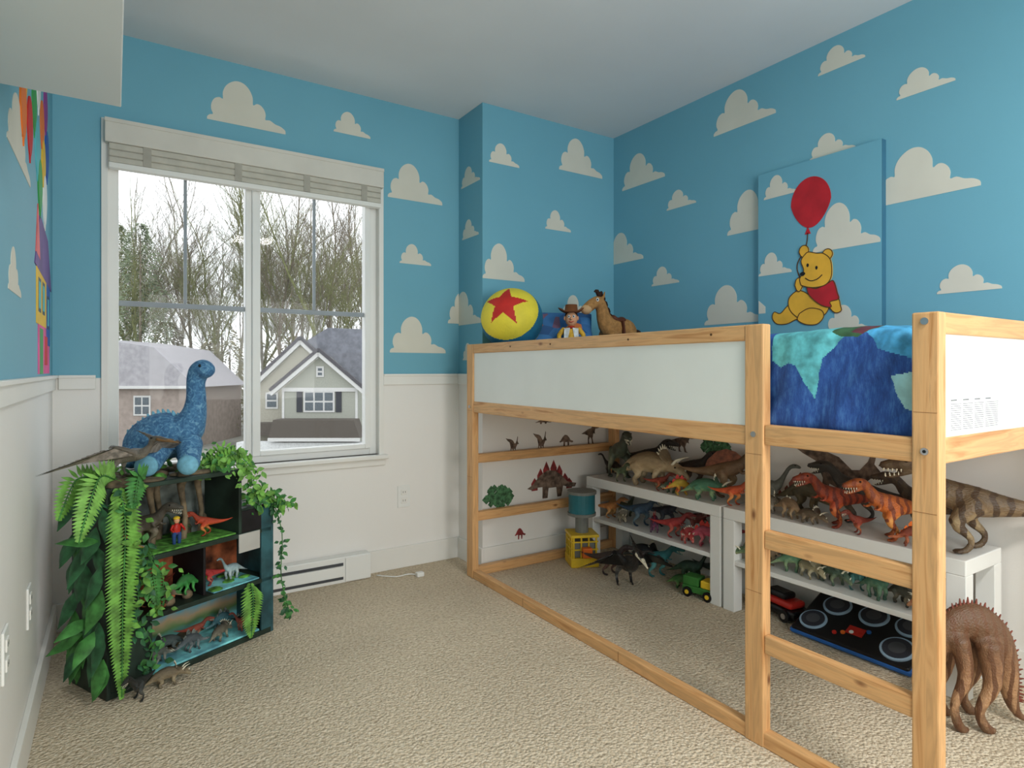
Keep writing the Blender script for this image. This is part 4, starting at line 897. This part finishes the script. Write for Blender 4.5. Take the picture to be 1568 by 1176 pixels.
pz([(-31,-4.5),(-31,0),(-22.6,0),(-22.6,-4.5)],0,8,BR2); pz([(-31.5,-.2),(-29,3.2),(-25,2.6),(-22.0,-.2)],-.4,8,RF2)
strip((-31.5,-.2),(-22,-.2),.2,-.5,HT); win(-26.6,-25.4,-2.2,-.8,0,2)
pz([(-19.6,-4.5),(-19.6,-1.1),(-17.6,-1.1),(-17.6,-4.5)],6,6,HW2); pz([(-20.2,-1.1),(-18.9,0),(-17.2,-.3),(-17.3,-1.1)],5.7,6,RF2)
m.build('neighbor_house',tuple(fw*43),RZ)
BARK=[mat('bark_grey',(116,108,94),.9,.15,4),mat('bark_moss',(112,114,78),.9,.15,4),mat('bark_hazed',(148,144,134),.9,.06,4)]  # third bark is paled to imitate distance haze on far trees
def tree(seed,H,mt,dens=2):
    random.seed(seed); m=MB()
    def seg(a,b,r1,r2):
        t=(b-a).normalized(); u=t.orthogonal().normalized(); w=t.cross(u)
        vs=[a+(u*math.cos(k*2.094)+w*math.sin(k*2.094))*r1 for k in range(3)]+[b+(u*math.cos(k*2.094)+w*math.sin(k*2.094))*r2 for k in range(3)]
        m.add(vs,[(k,(k+1)%3,3+(k+1)%3,3+k) for k in range(3)],mt,False)
    def br(p,d,L,r,dep):
        n=3
        for i in range(n):
            d=(d+Vector((random.uniform(-.16,.16),random.uniform(-.16,.16),random.uniform(-.02,.12)))).normalized(); q=p+d*L/n; r2=r*.87; seg(p,q,max(r,.010),max(r2,.010))
            if dep>0 and (i>0 or dep<5):
                for _ in range(2 if (dep in(5,3) ) else 1):
                    a=random.uniform(0,6.28); sp=random.uniform(.45,.9); dd=(d+Vector((math.cos(a)*sp,math.sin(a)*sp,random.uniform(-.1,.3)))).normalized(); br(q,dd,L*random.uniform(.42,.62),r2*.5,dep-1)
            p=q;r=r2
        if dep>0: br(p,d,L*.75,r,dep-1)
    br(Vector((0,0,0)),Vector((0,0,1)),H*.36,H*.010,5)
    return m
def wpos(x,Dp,z): k=(x-784)/936; v=fw*Dp+rt*(k*Dp); return (v.x,v.y,z)
base=[]
for i,(x,Dp,s,b) in enumerate([(425,52,1.05,0),(478,58,1.15,1),(522,50,1.0,1),(440,76,1.3,2),(330,72,1.2,2)]):
    base.append(tree(i,22,BARK[b]).build('bare_tree',wpos(x,Dp,-4.5),i*50,s))
random.seed(9)
for i,(x,Dp,s) in enumerate([(560,58,1.1),(400,62,1.15),(345,56,1.0),(285,58,1.05),(240,55,1.0),(205,60,1.1),(500,66,1.2)]):
    inst(base[i%3],'bare_tree',wpos(x,Dp,-4.5),random.uniform(0,360),s)
for i,(x,Dp,s) in enumerate([(470,80,1.3),(510,74,1.2),(550,82,1.4),(405,84,1.4),(365,76,1.3),(300,80,1.3),(270,74,1.3),(235,82,1.4),(200,76,1.3),(170,80,1.4),(600,80,1.3)]):
    inst(base[3+i%2],'bare_tree',wpos(x,Dp,-4.5),random.uniform(0,360),s)
def bush(seed,H,W,mt,n,s0,s1):
    random.seed(seed); m=MB()
    m.tube([(0,0,0,.16),(0,0,H*.5,.12),(0,0,H*.95,.03)],BARK[0],n=6)
    for i in range(n):
        t=random.random()**.9; z=H*(.04+.96*t); r=W*(1-t)**.5*(.3+.7*random.random()**.5); a=random.uniform(0,6.28); 
        r*=.75+.5*noise.noise(Vector((math.cos(a)*1.5,math.sin(a)*1.5,z*.7+seed))); p=Vector((r*math.cos(a),r*math.sin(a),z)); s=random.uniform(s0,s1)
        d=Vector((math.cos(a),math.sin(a),-.4)).normalized(); u=d.orthogonal().normalized()
        m.add([p,p+d*s+u*s*.4,p+d*s*2,p+d*s-u*s*.4],[(0,1,2,3)],mt,False)
    return m
EV=[mat('evergreen_foliage',(104,114,90),.9,.2,2),mat('hedge_foliage',(122,118,96),.9,.2,2)]
e1=bush(1,18,4.2,EV[0],3800,.08,.18).build('evergreen_tree',wpos(215,52,-4.5),0,1.0); e2=bush(2,8,3.2,EV[1],2600,.07,.16).build('evergreen_tree',wpos(320,54,-4.5),0,1.0)
for o_,x,Dp,s in ((e1,180,60,1.1),(e2,352,52,1.0),(e2,285,52,.95),(e2,395,60,1.05),(e2,450,66,1.15),(e2,520,68,1.2),(e2,565,64,1.1),(e2,340,70,1.4),(e2,255,62,1.3)):
    inst(o_,'evergreen_tree',wpos(x,Dp,-4.5),random.uniform(0,360),s)

# ---------------------------------------------------------------- lights, world, camera
w=D.worlds.new('overcast_sky'); scn.world=w; w.use_nodes=True; bg=w.node_tree.nodes['Background']; bg.inputs['Color'].default_value=(.94,.97,1,1); bg.inputs['Strength'].default_value=2.0
def area(name,loc,size,e,col,rot=(0,0,0),sy=None):
    l=D.lights.new(name,'AREA'); l.energy=e; l.color=col; l.size=size
    if sy: l.shape='RECTANGLE'; l.size_y=sy
    o=D.objects.new(name,l); C.collection.objects.link(o); o.location=loc; o.rotation_euler=rot
    return o
m=MB(); FX=mat('fixture_glass',(240,238,230),.4,0); m.cyl((0,0,-.02),(0,0,0),.19,WHITE,n=40); m.ell((0,0,-.02),(.17,.17,.07),FX,n=32); m.build('added_ceiling_fixture',(1.15,-.35,ZC))  # invented fixture behind the camera, dressing for the fill below it
area('ceiling_fill',(1.15,-.35,2.31),.34,30,(1,.96,.91))  # added area fill to brighten the room from above
area('rear_fill',(1.15,-1.2,1.35),1.7,50,(1,.98,.95),(math.radians(102),0,0),1.3)  # added unseen fill at the rear wall, no real lamp there
cam=D.cameras.new('camera'); co=D.objects.new('camera',cam); C.collection.objects.link(co)
co.location=(0,0,1.034); co.rotation_euler=(math.radians(90),0,math.radians(-33.05)); cam.sensor_width=36; cam.lens=21.49; cam.shift_y=-.01403; cam.clip_start=.02; cam.clip_end=500
scn.camera=co
